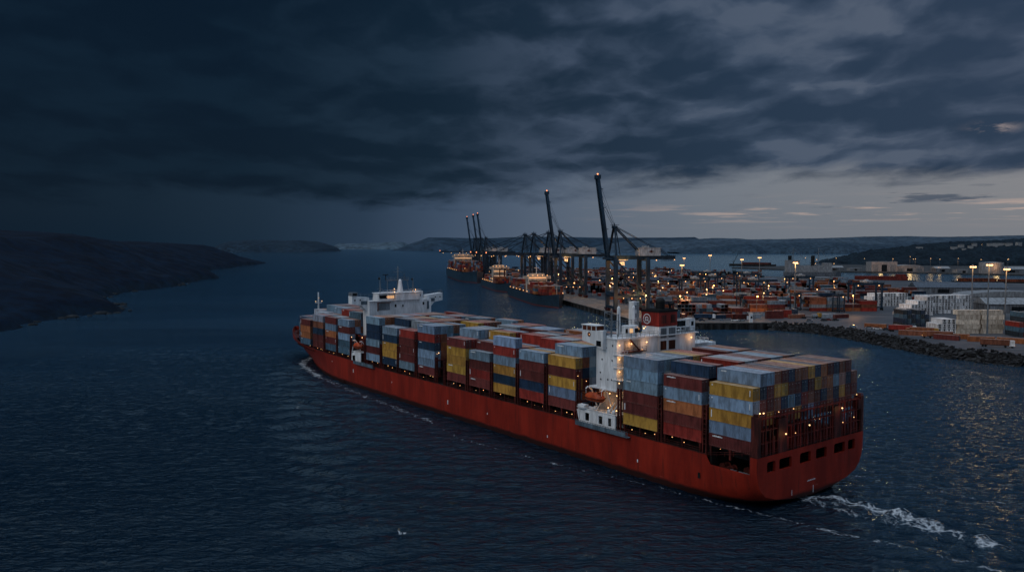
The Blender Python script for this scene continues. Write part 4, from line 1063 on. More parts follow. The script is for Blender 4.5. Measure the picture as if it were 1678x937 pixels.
# quay coping and apron strip
def strip(name, pts, w, z, mat, h=.004):
    m = MB()
    for (x0, y0), (x1, y1) in zip(pts, pts[1:]):
        dx, dy = x1-x0, y1-y0; L = math.hypot(dx, dy); nx, ny = dy/L*w, -dx/L*w
        m.add([(x0,y0,z),(x0+nx,y0+ny,z),(x1+nx,y1+ny,z),(x1,y1,z)], [(0,1,2,3)])
    return m.build(name, mat, kind='structure')
strip('quay_apron', [(80.2,517),(72.6,580),(45.6,730.6),(-93,1500)], 34, GZ+.006, M['conc'])
strip('basin_apron', [(165.5,497.9),(85.4,497.4)][::-1], -12, GZ+.010, M['conc'])
cop = MB(); pts = [(166,497.6),(85,497.1),(79.7,517),(72.1,580),(45.1,730.6),(-93.4,1500)]
for a, b in zip(pts, pts[1:]): cop.beam((*a,GZ+.15), (*b,GZ+.15), .9, .3)
cop.build('quay_coping', M['conc'], kind='structure')
fw = put('quay_wall', MB().box(86,160,496.9,497.4,-1,3.6).mesh('quay_wall', M['quaywall']), kind='structure')
for i in range(22):
    y = 500+i*11.5; x = quay_x(y) if y > 530 else 81.5-(y-500)*.1
    q = MB(); q.box(x-.9, x+.1, y, y+1.4, .2, 3.6); q.build('fender', M['rubber'], fw)
for i in range(14):
    q = MB(); q.box(90+i*5.4, 91.2+i*5.4, 496.0, 496.95, .2, 3.5); q.build('fender', M['rubber'], fw)
# rock revetment
rk = [(166,499),(187,484),(199.9,454.6),(204.2,419.4),(210,381.8),(214.5,365.5),(229,345),(262,322),(340,268)]
rm = MB(); rr = random.Random(5)
for (x0, y0), (x1, y1) in zip(rk, rk[1:]):
    L = math.hypot(x1-x0, y1-y0); nx, ny = -(y1-y0)/L, (x1-x0)/L
    if nx*1+ny*1 > 0: nx, ny = -nx, -ny
    for i in range(int(L*5.5)):
        t = rr.random(); s = rr.random(); r = rr.uniform(.45, 1.25)
        x = x0+(x1-x0)*t+nx*(s*13-1.5); y = y0+(y1-y0)*t+ny*(s*13-1.5); z = GZ+.6-s*5.6+rr.uniform(-.4,.4)
        v = []; 
        for k in range(8):
            sx, sy, sz = (1 if k & 1 else -1), (1 if k & 2 else -1), (1 if k & 4 else -1)
            v.append(Vector((sx*r*rr.uniform(.5,1.1), sy*r*rr.uniform(.5,1.1), sz*r*rr.uniform(.4,.8))))
        mt = Matrix.Rotation(rr.uniform(0,6), 3, 'Z') @ Matrix.Rotation(rr.uniform(-.6,.6), 3, 'X')
        rm.add([Vector((x,y,z))+mt@p for p in v], [(0,2,3,1),(4,5,7,6),(0,1,5,4),(1,3,7,5),(3,2,6,7),(2,0,4,6)])
rm.build('rock_armour', paint('armour_stone', (.045,.046,.050), .95, .5, .4, streak=False), kind='stuff')
sl = MB()
for (x0, y0), (x1, y1) in zip(rk, rk[1:]):
    L = math.hypot(x1-x0, y1-y0); nx, ny = -(y1-y0)/L, (x1-x0)/L
    if nx+ny > 0: nx, ny = -nx, -ny
    sl.add([(x0+1.2,y0+.8,GZ+.02),(x1+1.2,y1+.8,GZ+.02),(x1+nx*12,y1+ny*12,-2),(x0+nx*12,y0+ny*12,-2)], [(0,1,2,3)])
sl.build('revetment_slope', M['quaywall'], kind='structure')
# painted lane and bay lines
ln_ = MB()
for k in range(7):
    x = 95+k*9; ln_.box(x, x+60, 505+k*4.6, 505.25+k*4.6, GZ+.013, GZ+.016)
for k in range(12): ln_.box(236+k*3.2, 236.2+k*3.2, 376, 384, GZ+.013, GZ+.016)
for d in (6.5, 10, 14.5, 24, 31): 
    a = (quay_x(560)+d, 560); b = (quay_x(760)+d, 760); ln_.beam((*a,GZ+.018), (*b,GZ+.018), .28, .006)
ln_.build('lane_markings', M['conc'], kind='structure')

# ------------------------------------------------------------------ ship-to-shore cranes (local x landward, y along the quay)
def beamset(name, parent, beams, mat='crane'):
    m = MB()
    for p, q, w, h in beams: m.beam(p, q, w, h)
    return m.build(name, M[mat], parent)
LB2 = lamp_mesh(.46, M['lamp_hot']); LB3 = lamp_mesh(.42, M['lamp']); LR = lamp_mesh(.55, M['lamp_red'])
def make_crane(up, loc, label):
    t = thing('harbour_crane', label, 'crane', loc, QY, 'ship-to-shore cranes along the quay')
    for x in (0, 25):
        for y in (-10, 10):
            m = MB(); m.beam((x,y,1.6), (x,y,40), 2.2, 2.8); m.build('leg', M['crane'], t)
            m = MB(); m.box(x-1.1, x+1.1, y-4.6, y+4.6, .9, 2.5)
            for k in (-3.4,-1.2,1.2,3.4): m.tube((x-.7,y+k,.55), (x+.7,y+k,.55), .55, n=10)
            m.build('bogie', M['red_dark'], t)
        beamset('sill_beam', t, [((x,-10,3.4),(x,10,3.4),1.5,2.0)])
        beamset('portal_beam', t, [((x,-10,13.5),(x,10,13.5),1.8,2.6)])
        beamset('portal_beam', t, [((x,-10,39.2),(x,10,39.2),1.4,2.0)])
    for y in (-10, 10):
        beamset('side_beam', t, [((0,y,11.5),(25,y,11.5),1.2,1.8)])
        beamset('diagonal_brace', t, [((.6,y,38.5),(24.4,y,13),1.1,1.1)])
        beamset('diagonal_brace', t, [((.6,y,26),(14,y,12.2),.6,.6)])
    m = MB()
    for y in (-3, 3): m.beam((-4,y,40.6), (49,y,40.6), 1.6, 2.8)
    for x in np.arange(-2, 50, 5.6): m.beam((x,-3,40.4), (x,3,40.4), .5, .8)
    m.rail([(-4,-4.3,41.4),(49,-4.3,41.4)], 1.1, 3.5, .12); m.rail([(-4,4.3,41.4),(49,4.3,41.4)], 1.1, 3.5, .12)
    for x in (-3.5, 0, 25): m.beam((x,-10.4,40.0), (x,10.4,40.0), 1.2, 1.6)
    m.build('girder', M['crane'], t)
    beamset('apex_frame', t, [((0,-9.6,40),(2,-2.2,63),1.3,1.3),((0,9.6,40),(2,2.2,63),1.3,1.3),((5.5,-4,41),(2.4,-2,63),.6,.6),((5.5,4,41),(2.4,2,63),.6,.6),((.8,-5.8,52),(.8,5.8,52),.5,.5),((-.8,-3,64),(5,3,64),.8,.8),((2,-3.4,63.4),(2,3.4,63.4),2.4,1.6),((-.4,-2.5,65),(4.8,-2.5,65),.3,.3),((-.4,2.5,65),(4.8,2.5,65),.3,.3),((2,0,64),(2,0,66.5),.5,.5)])
    for y in (-2.6, 2.6):
        beamset('backstay', t, [((2.4,y*.8,63.4),(25,y,41.5),.8,.8)])
        beamset('backstay', t, [((2.6,y*.8,63.8),(46,y,41.6),.4,.4)])
    m = MB()
    if up:
        a, b = Vector((-3.2,0,41)), Vector((-11.5,0,100.5))
        for y in (-3, 3): m.beam(a+Vector((0,y,0)), b+Vector((0,y*.75,0)), 1.4, 2.0)
        for k in range(1, 12): p = a+(b-a)*(k/12); m.beam(p-Vector((0,3,0)), p+Vector((0,3,0)), .6, .9)
        for k in range(12): p = a+(b-a)*(k/12); q = a+(b-a)*((k+1)/12); s_ = 1 if k % 2 else -1; m.beam(p+Vector((0,-2.7*s_,0)), q+Vector((0,2.7*s_,0)), .4, .4)
        m.box(-13, -9.6, -3, 3, 99, 102); m.rail([tuple(a+Vector((1.4,3.8,0))), tuple(b+Vector((1.4,3,0)))], 1.0, 6, .1)
        for k in (.35, .62, .85): p = a+(b-a)*k; m.box(p.x-.2, p.x+2.6, -2.6, 2.6, p.z-.2, p.z+.2)
    else:
        for y in (-3, 3): m.beam((-3.5,y,40.8), (-62,y,41.2), 1.1, 1.9)
        for k in range(1, 13): x = -3.5-58.5*k/12; m.beam((x,-3,40.8), (x,3,40.8), .45, .6)
        m.rail([(-4,-4.0,41.6),(-62,-4.0,41.8)], 1.1, 4, .12); m.box(-64, -61.5, -3.4, 3.4, 39.8, 42.2)
    m.build('boom', M['crane'], t)
    for y in (-2.4, 2.4):
        if up:
            beamset('forestay', t, [((1.6,y,64),(-8.0,y,82),.22,.22)]); beamset('forestay', t, [((1.8,y,64.3),(-10.4,y,96),.14,.14)])
        else:
            beamset('forestay', t, [((1.6,y,63.6),(-31,y,42),.36,.36)]); beamset('forestay', t, [((1.6,y,63.8),(-59,y,42),.36,.36)])
    m = MB(); m.box(20, 37, -4.4, 4.4, 41.9, 47.8); m.box(19.6, 37.4, -4.7, 4.7, 47.8, 48.1); m.box(25,28,-4.2,4.2,48.1,49.4)
    h = m.build('machinery_house', M['crane_white'], t)
    m = MB(); m.tube((29.5,-4.42,45.2), (29.5,-4.5,45.2), 1.0, n=16); m.box(27.6,31.4,-4.52,-4.43,44.9,45.5); m.build('house_emblem', M['rust'], h)
    m = MB(); m.box(6, 9.4, -1.6, 1.6, 34.6, 37.4); m.box(5.9, 6.0, -1.4, 1.4, 35, 36.8, 1); m.box(5, 12, -2.6, 2.6, 38.4, 39.2); m.build('operator_cab', [M['crane_white'], M['glass']], t)
    m = MB(); m.box(40, 47.5, -3.6, 3.6, 38.2, 38.6); m.rail([(40,-3.6,38.6),(47.5,-3.6,38.6)], 1.1, 2, .12); m.build('back_platform', M['crane'], t)
    m = MB()
    for k in range(9): z = 3+k*4; m.box(25.9, 27.3, 7.6, 9.2, z, z+.25); m.beam((26.6,7.6,z), (26.6,9.2,z+4), .2, .6)
    m.build('stair_tower', M['crane'], t)
    put('lamp', LR, t, (-11.3 if up else -63, 0, 102.8 if up else 43))
    for x, y, z in [(0,-10.2,38.0),(25.6,-9.6,37.6),(12,-3.6,38.4),(34,-3.6,38.6),(48.5,-3.4,39.0),(12.5,-10.6,10.4),(19,-10.6,10.4),(6,-10.4,10.6)]:
        if rr.random() < .72: put('lamp', LB3, t, (x, y, z))
    if not up:
        for x in (-18,-30,-44,-58): put('lamp', LB3, t, (x, -3.4, 39.2))
    return t
cr_spec = [(1,588,'nearest blue harbour crane, boom raised, standing at the open end of the quay'),
 (1,757,'second nearest blue harbour crane with raised boom, behind the close moored ship'),
 (1,1247,'rightmost of the three distant harbour cranes with raised booms'),
 (1,1300,'middle one of the three distant harbour cranes with raised booms'),
 (1,1384,'leftmost of the three distant harbour cranes with raised booms'),
 (0,806,'harbour crane with lowered boom just left of the second raised boom'),
 (0,880,'second harbour crane with lowered boom left of the second raised boom'),
 (0,930,'leftmost harbour crane with lowered boom in the middle of the quay'),
 (0,1340,'farthest harbour crane, its lowered boom reaching left over the far ship')]
protos = {}
for up, y, lab in cr_spec:
    loc = (quay_x(y)+4.2*QN[0], y, GZ)
    protos[up] = copy_tree(protos[up], None, loc, QY, lab) if up in protos else make_crane(up, loc, lab)
for y, p in ((588,6000),(757,6000),(880,4000),(930,4000),(1290,6000)):
    point((quay_x(y)+12, y-6, 40), p, None, 1.2); 
point((quay_x(590)+14, 566, 15), 4500, None, .8); point((quay_x(600)+26, 598, 14), 4500, None, .8); point((quay_x(665)+14, 660, 18), 4500, None, .8); point((134,538,18), 2500, None, .8)

# ------------------------------------------------------------------ moored ships (local y towards the bow, x across)
def moored(label, ytip, off, L, B, D, hullcol, hy, hw, hh, cargo, fl=2.2, gear=False, tiers=5):
    bx, by = quay_x(ytip)-off*QN[0], ytip-off*QN[1]
    rot = PI+QY; ox, oy = bx+QT[0]*L, by+QT[1]*L
    t = thing('moored_ship', label, 'ship', (ox, oy, 0), rot, 'cargo ships moored along the quay')
    h = MB(); us = [0,.5,3,8,15]+list(np.linspace(25, L*.72, 6))+[L*(.72+.28*k/9) for k in range(1,10)]
    for s in (-1, 1):
        rings = []
        for u in us:
            q = max(0, (u-L*.70)/(L*.30)); st = max(0, 1-u/18.)
            wd = B/2*max(.01, 1-q**2.6); ww = B/2*max(.008, 1-min(1, q*1.07)**1.7)
            sheer = 2.6*max(0, (u-L*.86)/(L*.14))**1.2
            zt = D+sheer; zb = -3+3.4*st
            rings.append([(s*(ww*(1-f**1.6)+wd*f**1.6)*(1 if f > .1 else .85), u, zb+(zt-zb)*f) for f in (0,.18,.34,.5,.68,.85,1)])
        h.loft(rings)
    h.add([(-B/2*.85,0,.4),(B/2*.85,0,.4),(B/2,0,D*.5),(B/2,0,D),(-B/2,0,D),(-B/2,0,D*.5)], [(0,1,2,3,4,5)])
    m_, nt, nd, ln, b = newmat('moored_hull_paint'); co = coords(nd); X.nt = nt
    sp = nd.new('ShaderNodeSeparateXYZ'); ln.new(co, sp.inputs[0]); z = X(sp.outputs[2]); f1 = noise(nd, ln, mapping(nd, ln, co, (1,1,.15)), .35, 5, .65)
    c = mixc(nd, ln, ramp_fac(nd, ln, f1, .35, .68), tuple(q*.6 for q in hullcol), hullcol); c = mixc(nd, ln, z.ss(1.0, .8).v, c, (.12,.025,.016))
    ln.new(c, b.inputs['Base Color']); b.inputs['Roughness'].default_value = .5
    h.build('hull', m_, t)
    d = MB(); pl = [(B/2*max(.01, 1-max(0,(u-L*.7)/(L*.3))**2.6)-.3, u) for u in us]
    d.add([(-w, u, D-.6) for w, u in pl]+[(w, u, D-.6) for w, u in pl[::-1]], [tuple(range(2*len(pl)))]); d.build('deck', M['red_dark'], t)
    sp_ = put('superstructure', MB().box(-hw/2, hw/2, hy, hy+11, D-.6, D+hh).box(-B/2, B/2, hy+5, hy+10, D+hh-2.6, D+hh).box(-hw/2+2, hw/2-2, hy+2, hy+9, D+hh, D+hh+2.4).mesh('superstructure', M['white_in']), t)
    for k in range(int(hh//3)):
        w = MB(); w.box(-hw/2+1, hw/2-1, hy+11.0, hy+11.08, D+1+k*3, D+1.9+k*3); w.build('window_row', M['glass'] if k % 2 else M['warmglass'], sp_)
    f = MB(); f.box(-3.4, 3.4, hy-8, hy-2, D-.6, D+hh+1.5); f.box(-3.5,3.5,hy-8.1,hy-1.9,D+hh+1.5,D+hh+2.4,1); f.tube((0,hy-5,D+hh+2),(0,hy-5,D+hh+5),.9,n=8,m=1); f.build('funnel', [M['dark'], M['black']], t)
    f = MB(); f.tube((0,hy+6,D+hh+2.4), (0,hy+6,D+hh+12), .3, .16, 6); f.beam((-2.5,hy+6,D+hh+8), (2.5,hy+6,D+hh+8), .25); f.build('mast', M['white'], t)
    f = MB(); f.tube((0,L*.95,D), (0,L*.95,D+13), .35, .2, 6); f.build('mast', M['white_in'], t)
    if gear:
        for u in (L*.5, L*.72):
            f = MB(); f.tube((0,u,D), (0,u,D+17), 1.0, .8, 8); f.beam((0,u,D+15), (0,u+20,D+19), .7); f.build('deck_crane', M['rust'], t)
    ca, sa = math.cos(rot), math.sin(rot)
    W = lambda x, y: (ox+ca*x-sa*y, oy+sa*x+ca*y)
    ncol = int((B-1.5)//2.5)
    for u0, u1 in cargo:
        k = int((u1-u0)//12.9)
        for i in range(k):
            base = rr.randint(max(2, tiers-2), tiers)
            for r in range(ncol):
                u = u0+i*12.9; q = max(0, (u+12-L*.70)/(L*.30)); wd = B/2*max(.01, 1-q**2.6)
                x0 = -ncol*1.25+r*2.5
                if max(abs(x0), abs(x0+2.4)) > wd-.6: continue
                for tt in range(max(1, base-(rr.random() < .3))):
                    wx, wy = W(x0, u); STUFF.append((wx, wy, D+.4+tt*2.62, rot, 2.4, 12.2, 2.58, C[rr.choices(['BR','MA','RD','LB','NV','OR','TE'],[24,22,14,8,8,12,6])[0]]))
    for k in range(9):
        u = hy+11.5 if k < 5 else rr.uniform(20, L*.95); x = (-hw/2+hw*k/4) if k < 5 else rr.choice((-1,1))*B*.42
        q = max(0, (u-L*.70)/(L*.30)); x = x if k < 5 else math.copysign(B/2*max(.05, 1-q**2.6)*.9, x)
        put('deck_lamp', LB3, t, (x, u, D+hh+.8 if k < 5 else D+rr.uniform(2, 6)))
    for k in range(6): put('deck_lamp', LB3, t, (B/2-.6, L*(.08+.1*k), D+1.2))
    for u, z, p in ((hy+20, D+hh+3, 1600), (L*.86, D+14, 1300), (hy-14, D+hh-2, 900)): point((0,u,z), p, t, 2.2)
    return t
moored('dark navy moored cargo ship nearest along the quay, white house amidships, warm floodlights', 672, 15.5, 182, 27, 9.5, (.016,.034,.055), 82, 19, 15, [(14,72),(104,168)], tiers=4, gear=False)
moored('small navy moored coaster with bright white house, middle of the three moored ships', 905, 15, 165, 25, 9, (.020,.042,.066), 72, 17, 19, [(12,62),(100,128)], tiers=3, gear=True)
moored('largest and farthest moored container ship, stacked high, under the distant raised cranes', 1150, 21, 285, 37, 15, (.018,.044,.072), 96, 30, 24, [(14,84),(112,262)], tiers=6)

# ------------------------------------------------------------------ floodlight masts and lamp posts
HEAD = None
def make_mast(loc, h, label, big):
    t = thing('floodlight_mast', label, 'light mast', loc, rr.uniform(-.4,.4), 'tall floodlight masts in the yard')
    m = MB(); m.tube((0,0,0), (0,0,h), .55, .26, 10); m.box(-.8,.8,-.8,.8,0,.5); m.build('pole', M['grey'], t)
    m = MB(); m.beam((-1.8,0,h), (1.8,0,h), .3); m.beam((0,-1.6,h), (0,1.6,h), .3); m.tube((0,0,h-.2),(0,0,h+.9),.5,n=8); m.build('head_frame', M['grey'], t)
    for x, y in ((-1.5,-.4),(-.5,-1.2),(.5,-1.2),(1.5,-.4),(0,1.2)): put('floodlight', LB2, t, (x, y, h-.45))
    return t
masts = [((224.6,619.6),36.5,'floodlight mast standing alone among red stacks in mid yard',1),((261.5,428.4),39,'tall floodlight mast in front of the cream reefer stacks at right',1),((263.5,447),37.5,'floodlight mast just behind the tall one at right',1),((286,452),36,'slim floodlight mast right of the pair by the cream stacks',0),
 ((261.6,890),35,'floodlight mast at back of yard near the gantry crane',1),((243,959),39,'floodlight mast far left in the yard before the channel',1),((285,900),37,'floodlight mast by the grey twin-masted vessel',1),((253,1150),33,'farthest floodlight mast behind the nearest harbour crane',1),((150,690),33,'floodlight mast beside the blue gantry crane nearest the quay',0)]
M0 = None
for (x, y), h, lab, big in masts:
    M0 = make_mast((x,y,GZ), h, lab, big); point((x, y-1.5, GZ+h-2.2), (10000 if 'mid yard' in lab else 1800) if big else 2500, None, 2.4)
def make_post(loc, h, label, me, grp='lamp posts in the yard'):
    t = thing('lamp_post', label, 'lamp post', loc, 0, grp)
    m = MB(); m.tube((0,0,0), (0,0,h), .16, .1, 6); m.beam((0,0,h), (0,-1.4,h+.2), .12); m.build('pole', M['grey'], t)
    put('lamp', me, t, (0,-1.4,h-.1)); return t
posts = [(96,560),(104,640),(88,700),(60,760),(120,720),(135,600),(160,640),(190,590),(180,700),(205,760),(150,800),(110,860),(80,930),(230,700),(60,1010),(140,980),(200,860),(30,1100),(110,1120),(190,1060),(-10,1240),(80,1280),(250,1010),(300,860),(245,560),(330,800),(120,555),(172,548),(100,600),(142,572),(168,622),(215,655),(128,668),(172,668),(96,742),(150,750),(182,830),(92,820),(230,790),(260,845),(60,870),(122,930),(170,930),(222,930),(40,1010),(100,1050),(220,1100),(10,1180),(60,1180),(150,1200),(240,1180),(40,1330),(300,1040),(250,640)]
PP = None
for i, (x, y) in enumerate(posts):
    h = rr.choice((11,14,16)); near = ('beside the quay apron','among the yard stacks')[x > quay_x(y)+50]
    lab = "warm lamp post " + near
    if PP is None: PP = make_post((x,y,GZ), h, lab, LB2)
    else: copy_tree(PP, None, (x,y,GZ), rr.uniform(-.6,.6), lab)['group'] = 'warm lamp posts '+near
    if i < 28: point((x,y-2.4,GZ+h-1.6), 4600, None, .7)
PP['group'] = 'warm lamp posts beside the quay apron'
FP = None
for x, y, h in [(779,1600,27),(825,1600,26),(883,1650,25),(941,1650,24),(584,1500,23),(1018,2000,22),(899,1500,11),(950,1500,8),(800,1560,9),(842,1540,9),(700,1690,10),(660,1760,9),(730,1620,11),(990,1560,9),(1500,2150,8),(1440,2200,8),(1350,2250,30)]:
    FP = make_post((x,y,2.5 if y < 2100 else 34), h, 'warm lamp post on the far shore below the wooded hill', LB2 if FP is None else LB2, 'lamp posts on the far shore') if FP is None else copy_tree(FP, None, (x,y,2.5 if y < 2100 else 34), 0, None)
    if h > 20: point((x,y-2,h-2), 4000, None, 5.0)

# ------------------------------------------------------------------ rubber-tyred gantries
def make_rtg(loc, rot, label):
    t = thing('gantry_crane', label, 'gantry crane', loc, rot, 'yard gantry cranes over the stacks')
    for x in (0, 23):
        for y in (-4, 4):
            m = MB(); m.beam((x,y,1.4), (x,y,19.5), 1.0, 1.2); m.build('leg', M['crane'], t)
            for k in (-1.1, 1.1):
                m = MB(); m.tube((x-.35,y+k,.75), (x+.35,y+k,.75), .75, n=12); m.build('wheel', M['rubber'], t)
        m = MB(); m.beam((x,-5.4,1.9), (x,5.4,1.9), 1.0, 1.0); m.build('sill_beam', M['crane'], t)
    for y in (-4, 4):
        m = MB(); m.beam((-1.5,y,20.2), (24.5,y,20.2), 1.0, 1.7); m.rail([(-1.5,y*1.2,21),(24.5,y*1.2,21)], 1.0, 3, .1); m.build('girder', M['crane'], t)
    x = rr.uniform(5, 17); m = MB(); m.box(x-2.5, x+2.5, -4.8, 4.8, 21.1, 22.6); m.box(x-1,x+1,-1,1,22.6,23.6); m.build('trolley', M['crane_white'], t)
    m = MB(); m.box(x-3.9, x-2.2, -1, 1, 17.2, 19.3); m.build('operator_cab', M['glass'], t)
    for q in (3, 20): put('lamp', LB3, t, (q, -4.8, 19.0))
    return t
RT = None
for x, y, rot, lab in [(146,676,.05,'blue yard gantry straddling stacks behind the nearest harbour crane'),(233,815,.05,'blue yard gantry at the back of the yard, left of the long shed'),(262,603,.12,'blue yard gantry beside the white reefer stacks'),(178,742,.05,'blue yard gantry in mid yard behind the front blocks'),(120,905,.05,'blue yard gantry far back near the moored ships'),(190,655,.05,'blue yard gantry just left of the mid-yard floodlight mast'),(205,870,.05,'blue yard gantry behind the middle blocks, right of centre'),(112,775,.05,'blue yard gantry near the quay behind the second raised crane'),(262,742,.05,'blue yard gantry in front of the long pale shed')]:
    if RT is None: RT = make_rtg((x,y,GZ), rot, lab)
    else: copy_tree(RT, None, (x,y,GZ), rot, lab)

# ------------------------------------------------------------------ yard containers
YL, YW, YH = 12.2, 2.44, 2.6
def scaled(me, sx, sy, name): 
    q = me.copy(); q.name = name; q.transform(Matrix.Diagonal((sx, sy, 1, 1))); return q
ME_Y = scaled(container_body(CL, 12).mesh('tmp', M['cont']), YW/CW, YL/CL, 'yard_container')
cells_y = []
blocks = [(552,4),(590,5),(632,5),(676,5),(724,5),(776,5),(832,5),(894,5),(962,5),(1040,5),(1130,5),(1230,5),(1340,4),(1440,4)]
for bi, (yb, dep) in enumerate(blocks):
    dep = int(((blocks+[(1500,0)])[bi+1][0]-yb-14)/2.75)
    x0 = quay_x(yb)+44; x1 = min(.60*yb, 214 if yb < 560 else (285 if yb < 700 else 390)) if yb < 800 else min(430, .5*yb)
    if yb > 1000: x1 = min(x1, 330)
    x0 -= 4 if yb < 700 else 0; n = int((x1-x0)//12.8); endon = [bi != 1 and rr.random() < .34 for _ in range(n)]; hmap = [max(0, min(4, int(rr.gauss(3.1, .9)))) for _ in range(n)]
    for i in range(n):
        x = x0+i*12.8
        if (i % 7 == 6) or (bi == 0 and (x < 112 or x > 205)) or (yb == 590 and 200 < x < 222): continue
        for r in range(dep):
            h = max(0, hmap[i]+(rr.random() < .2)-(rr.random() < .35)-(rr.random() < .2))
            for tt in range(h):
                k = rr.choices(['BR','MA','RD','LB','NV','OR','GY','TE'], [22,19,11,15,11,7,9,9])[0]
                cells_y.append((bi, i, r, tt, h, x+rr.uniform(-.2,.2) if not endon[i] else x+r*2.56, yb+r*2.75 if not endon[i] else yb, k, endon[i]))
vis = sorted([c for c in cells_y if (c[2] == 0 or c[8] or c[3] == c[4]-1) and c[0] < 5], key=lambda c: (c[0]*1.0+c[2]*.55))
ind = set(vis[:190]); BN = ['front yard block','second yard block','third yard block','fourth yard block','fifth yard block']
for c in cells_y:
    bi, i, r, tt, h, x, y, k, eo = c; z = GZ+.02+tt*YH*1.01
    if c in ind:
        lab = '%s container, %s tier, %s column, %s row, %s' % (CN[k], ORD[tt+1], ORD[i+1], ORD[r+1], BN[bi])
        o = put('yard_container', ME_Y, None, (x, y, z) if eo else (x, y+YW, z), 0 if eo else -PI/2, tuple(q*s_ for s_ in [rr.uniform(.55,1.0)] for q in C[k]), label=lab, category='container', group='containers stacked in the yard')
    elif eo or r == 0 or tt == h-1 or r == dep-1: STUFF.append((x, y, z, 0, YW if eo else YL, YL if eo else YW, YH, tuple(q*.78 for q in C[k])))
# white refrigerated containers, machinery ends towards the basin
C['WH'] = (.72,.73,.74); C['CR'] = (.60,.52,.42)  # second tone is white with the warm cream light painted in
def fan_mesh():
    m = MB(); m.box(.55, YW-.55, -.06, .0, .35, 1.0); m.tube((YW*.5,-.07,1.75), (YW*.5,.0,1.75), .46, n=12); m.box(.3,YW-.3,-.03,0,2.25,2.42); return m.mesh('cooling_unit', M['dark'])
ME_F = fan_mesh()
ME_R = scaled(container_body(CL, 10, door_end=False).mesh('tmp2', M['cont']), YW/CW, YL/CL, 'reefer_container')
def reefer(x, y, z, rot, col, lab, grp, fan=True):
    o = put('reefer_container', ME_R, None, (x, y, z), rot, tuple(q*s_ for s_ in [rr.uniform(.85,1.08)] for q in col), label=lab, category='container', group=grp)
    if fan: put('cooling_unit', ME_F, o)
def reefer_row(x, y, rot, n, hts, what, col=None, fan=True):
    for i in range(n):
        for tt in range(hts[i % len(hts)]):
            px_, py_ = x+math.cos(rot)*i*2.6, y+math.sin(rot)*i*2.6
            reefer(px_, py_, GZ+.02+tt*2.63, rot, col or C['WH'], 'white reefer container, %s tier, %s column from left, %s' % (ORD[tt+1], ORD[i+1], what), 'white reefer containers in the yard', fan and rr.random() < .7)
reefer_row(277, 549, R(14), 9, [1,2,3,3,4,4,4,5,5], 'stepped front row')
reefer_row(301, 566, R(14), 15, [5,5,5,5,4,5,5,5,5,5,4,5,5,5,5], 'long main row')
reefer_row(296, 640, R(8), 12, [3,4,4,3,4,4,4,4,3,4,4,4], 'back row by the gantry')
# white stack at the right edge, cream light put into its colour, long sides towards the basin
for i in range(2):
    for tt in range(5):
        for r in range(2):
            if r and tt < 4: continue
            x = 249.5+i*13.2+(.6 if tt % 2 else 0); y = 436+r*2.6
            reefer(x, y+YW, GZ+.02+tt*2.63, -PI/2, C['CR'], 'cream reefer container seen side-on, %s tier, %s %s stack behind the tall mast' % (ORD[tt+1], ('front','back')[r], ('left','right')[i]), 'cream reefer containers behind the tall mast', False)
for i in range(4):
    for tt in range(3 if i else 2): reefer(239.2+i*2.6, 437.5, GZ+.02+tt*2.63, 0, C['WH'], 'white reefer container end, %s tier, %s column at left of the cream stack' % (ORD[tt+1], ORD[i+1]), 'white reefer ends beside the cream stack')
def loose(x, y, rot, k, lab, tier=0, s=1.0):
    o = put('yard_container', ME_Y, None, (x, y, GZ+.02+tier*2.63), rot, C[k], label=lab, category='container', group='containers standing apart in the yard'); o.scale = (1, s, 1)
    for dm_ in ME_DOOR:
        d = put('door', dm_, o, color=C[k]); d.scale = (YW/CW, 1, 1)
C['DK'] = (.022,.034,.045); CN['DK'] = 'dark'; CN['WH'] = 'white'
for i in range(6):
    for tt in range((4,4,3,4,4,3)[i]): loose(236+i*2.65, 470, 0, ('DK','NV','TE')[(i+tt) % 3], '%s container end, %s tier, %s column, dark stack left of cream reefers' % (CN[('DK','NV','TE')[(i+tt) % 3]], ORD[tt+1], ORD[i+1]), tt)
for i in range(5):
    for tt in range((3,5,4,5,5)[i]):
        k = ('DK','TE','RD','NV','OR')[(i*2+tt) % 5]; loose(273+i*2.65, 419, 0, k, '%s container end, %s tier, %s column, stack at right edge' % (CN[k], ORD[tt+1], ORD[i+1]), tt)

ap = [(103,534,.3),(109,541,.1),(116,533,1.4),(133,530,.1),(141,536,.05),(158,532,.2),(165,540,1.5),(172,530,.1),(180,538,.0),(188,531,.3),(196,541,1.5),(205,534,.1),(212,541,.05),(219,532,.4)]
for i, (x, y, r_) in enumerate(ap):
    k = rr.choice(('BR','MA','TE','NV','GY','RD'))
    for tt in range(rr.choice((1,1,2))): loose(x, y, r_-PI/2, k, '%s container alone on basin apron, %s from left%s' % (CN[k], ORD[i+1], ', upper of two' if tt else ''), tt)
lot = [(222,462,.9),(229,452,.2),(224,424,1.0),(236,440,1.5),(240,408,1.1),(231,402,.8),(246,396,1.3),(256,388,.9)]
for i, (x, y, r_) in enumerate(lot):
    k = rr.choice(('BR','MA','DK','TE','OR')); loose(x, y, r_, k, '%s container alone on the revetment lot, %s from the basin corner' % (CN[k], ORD[i+1]))

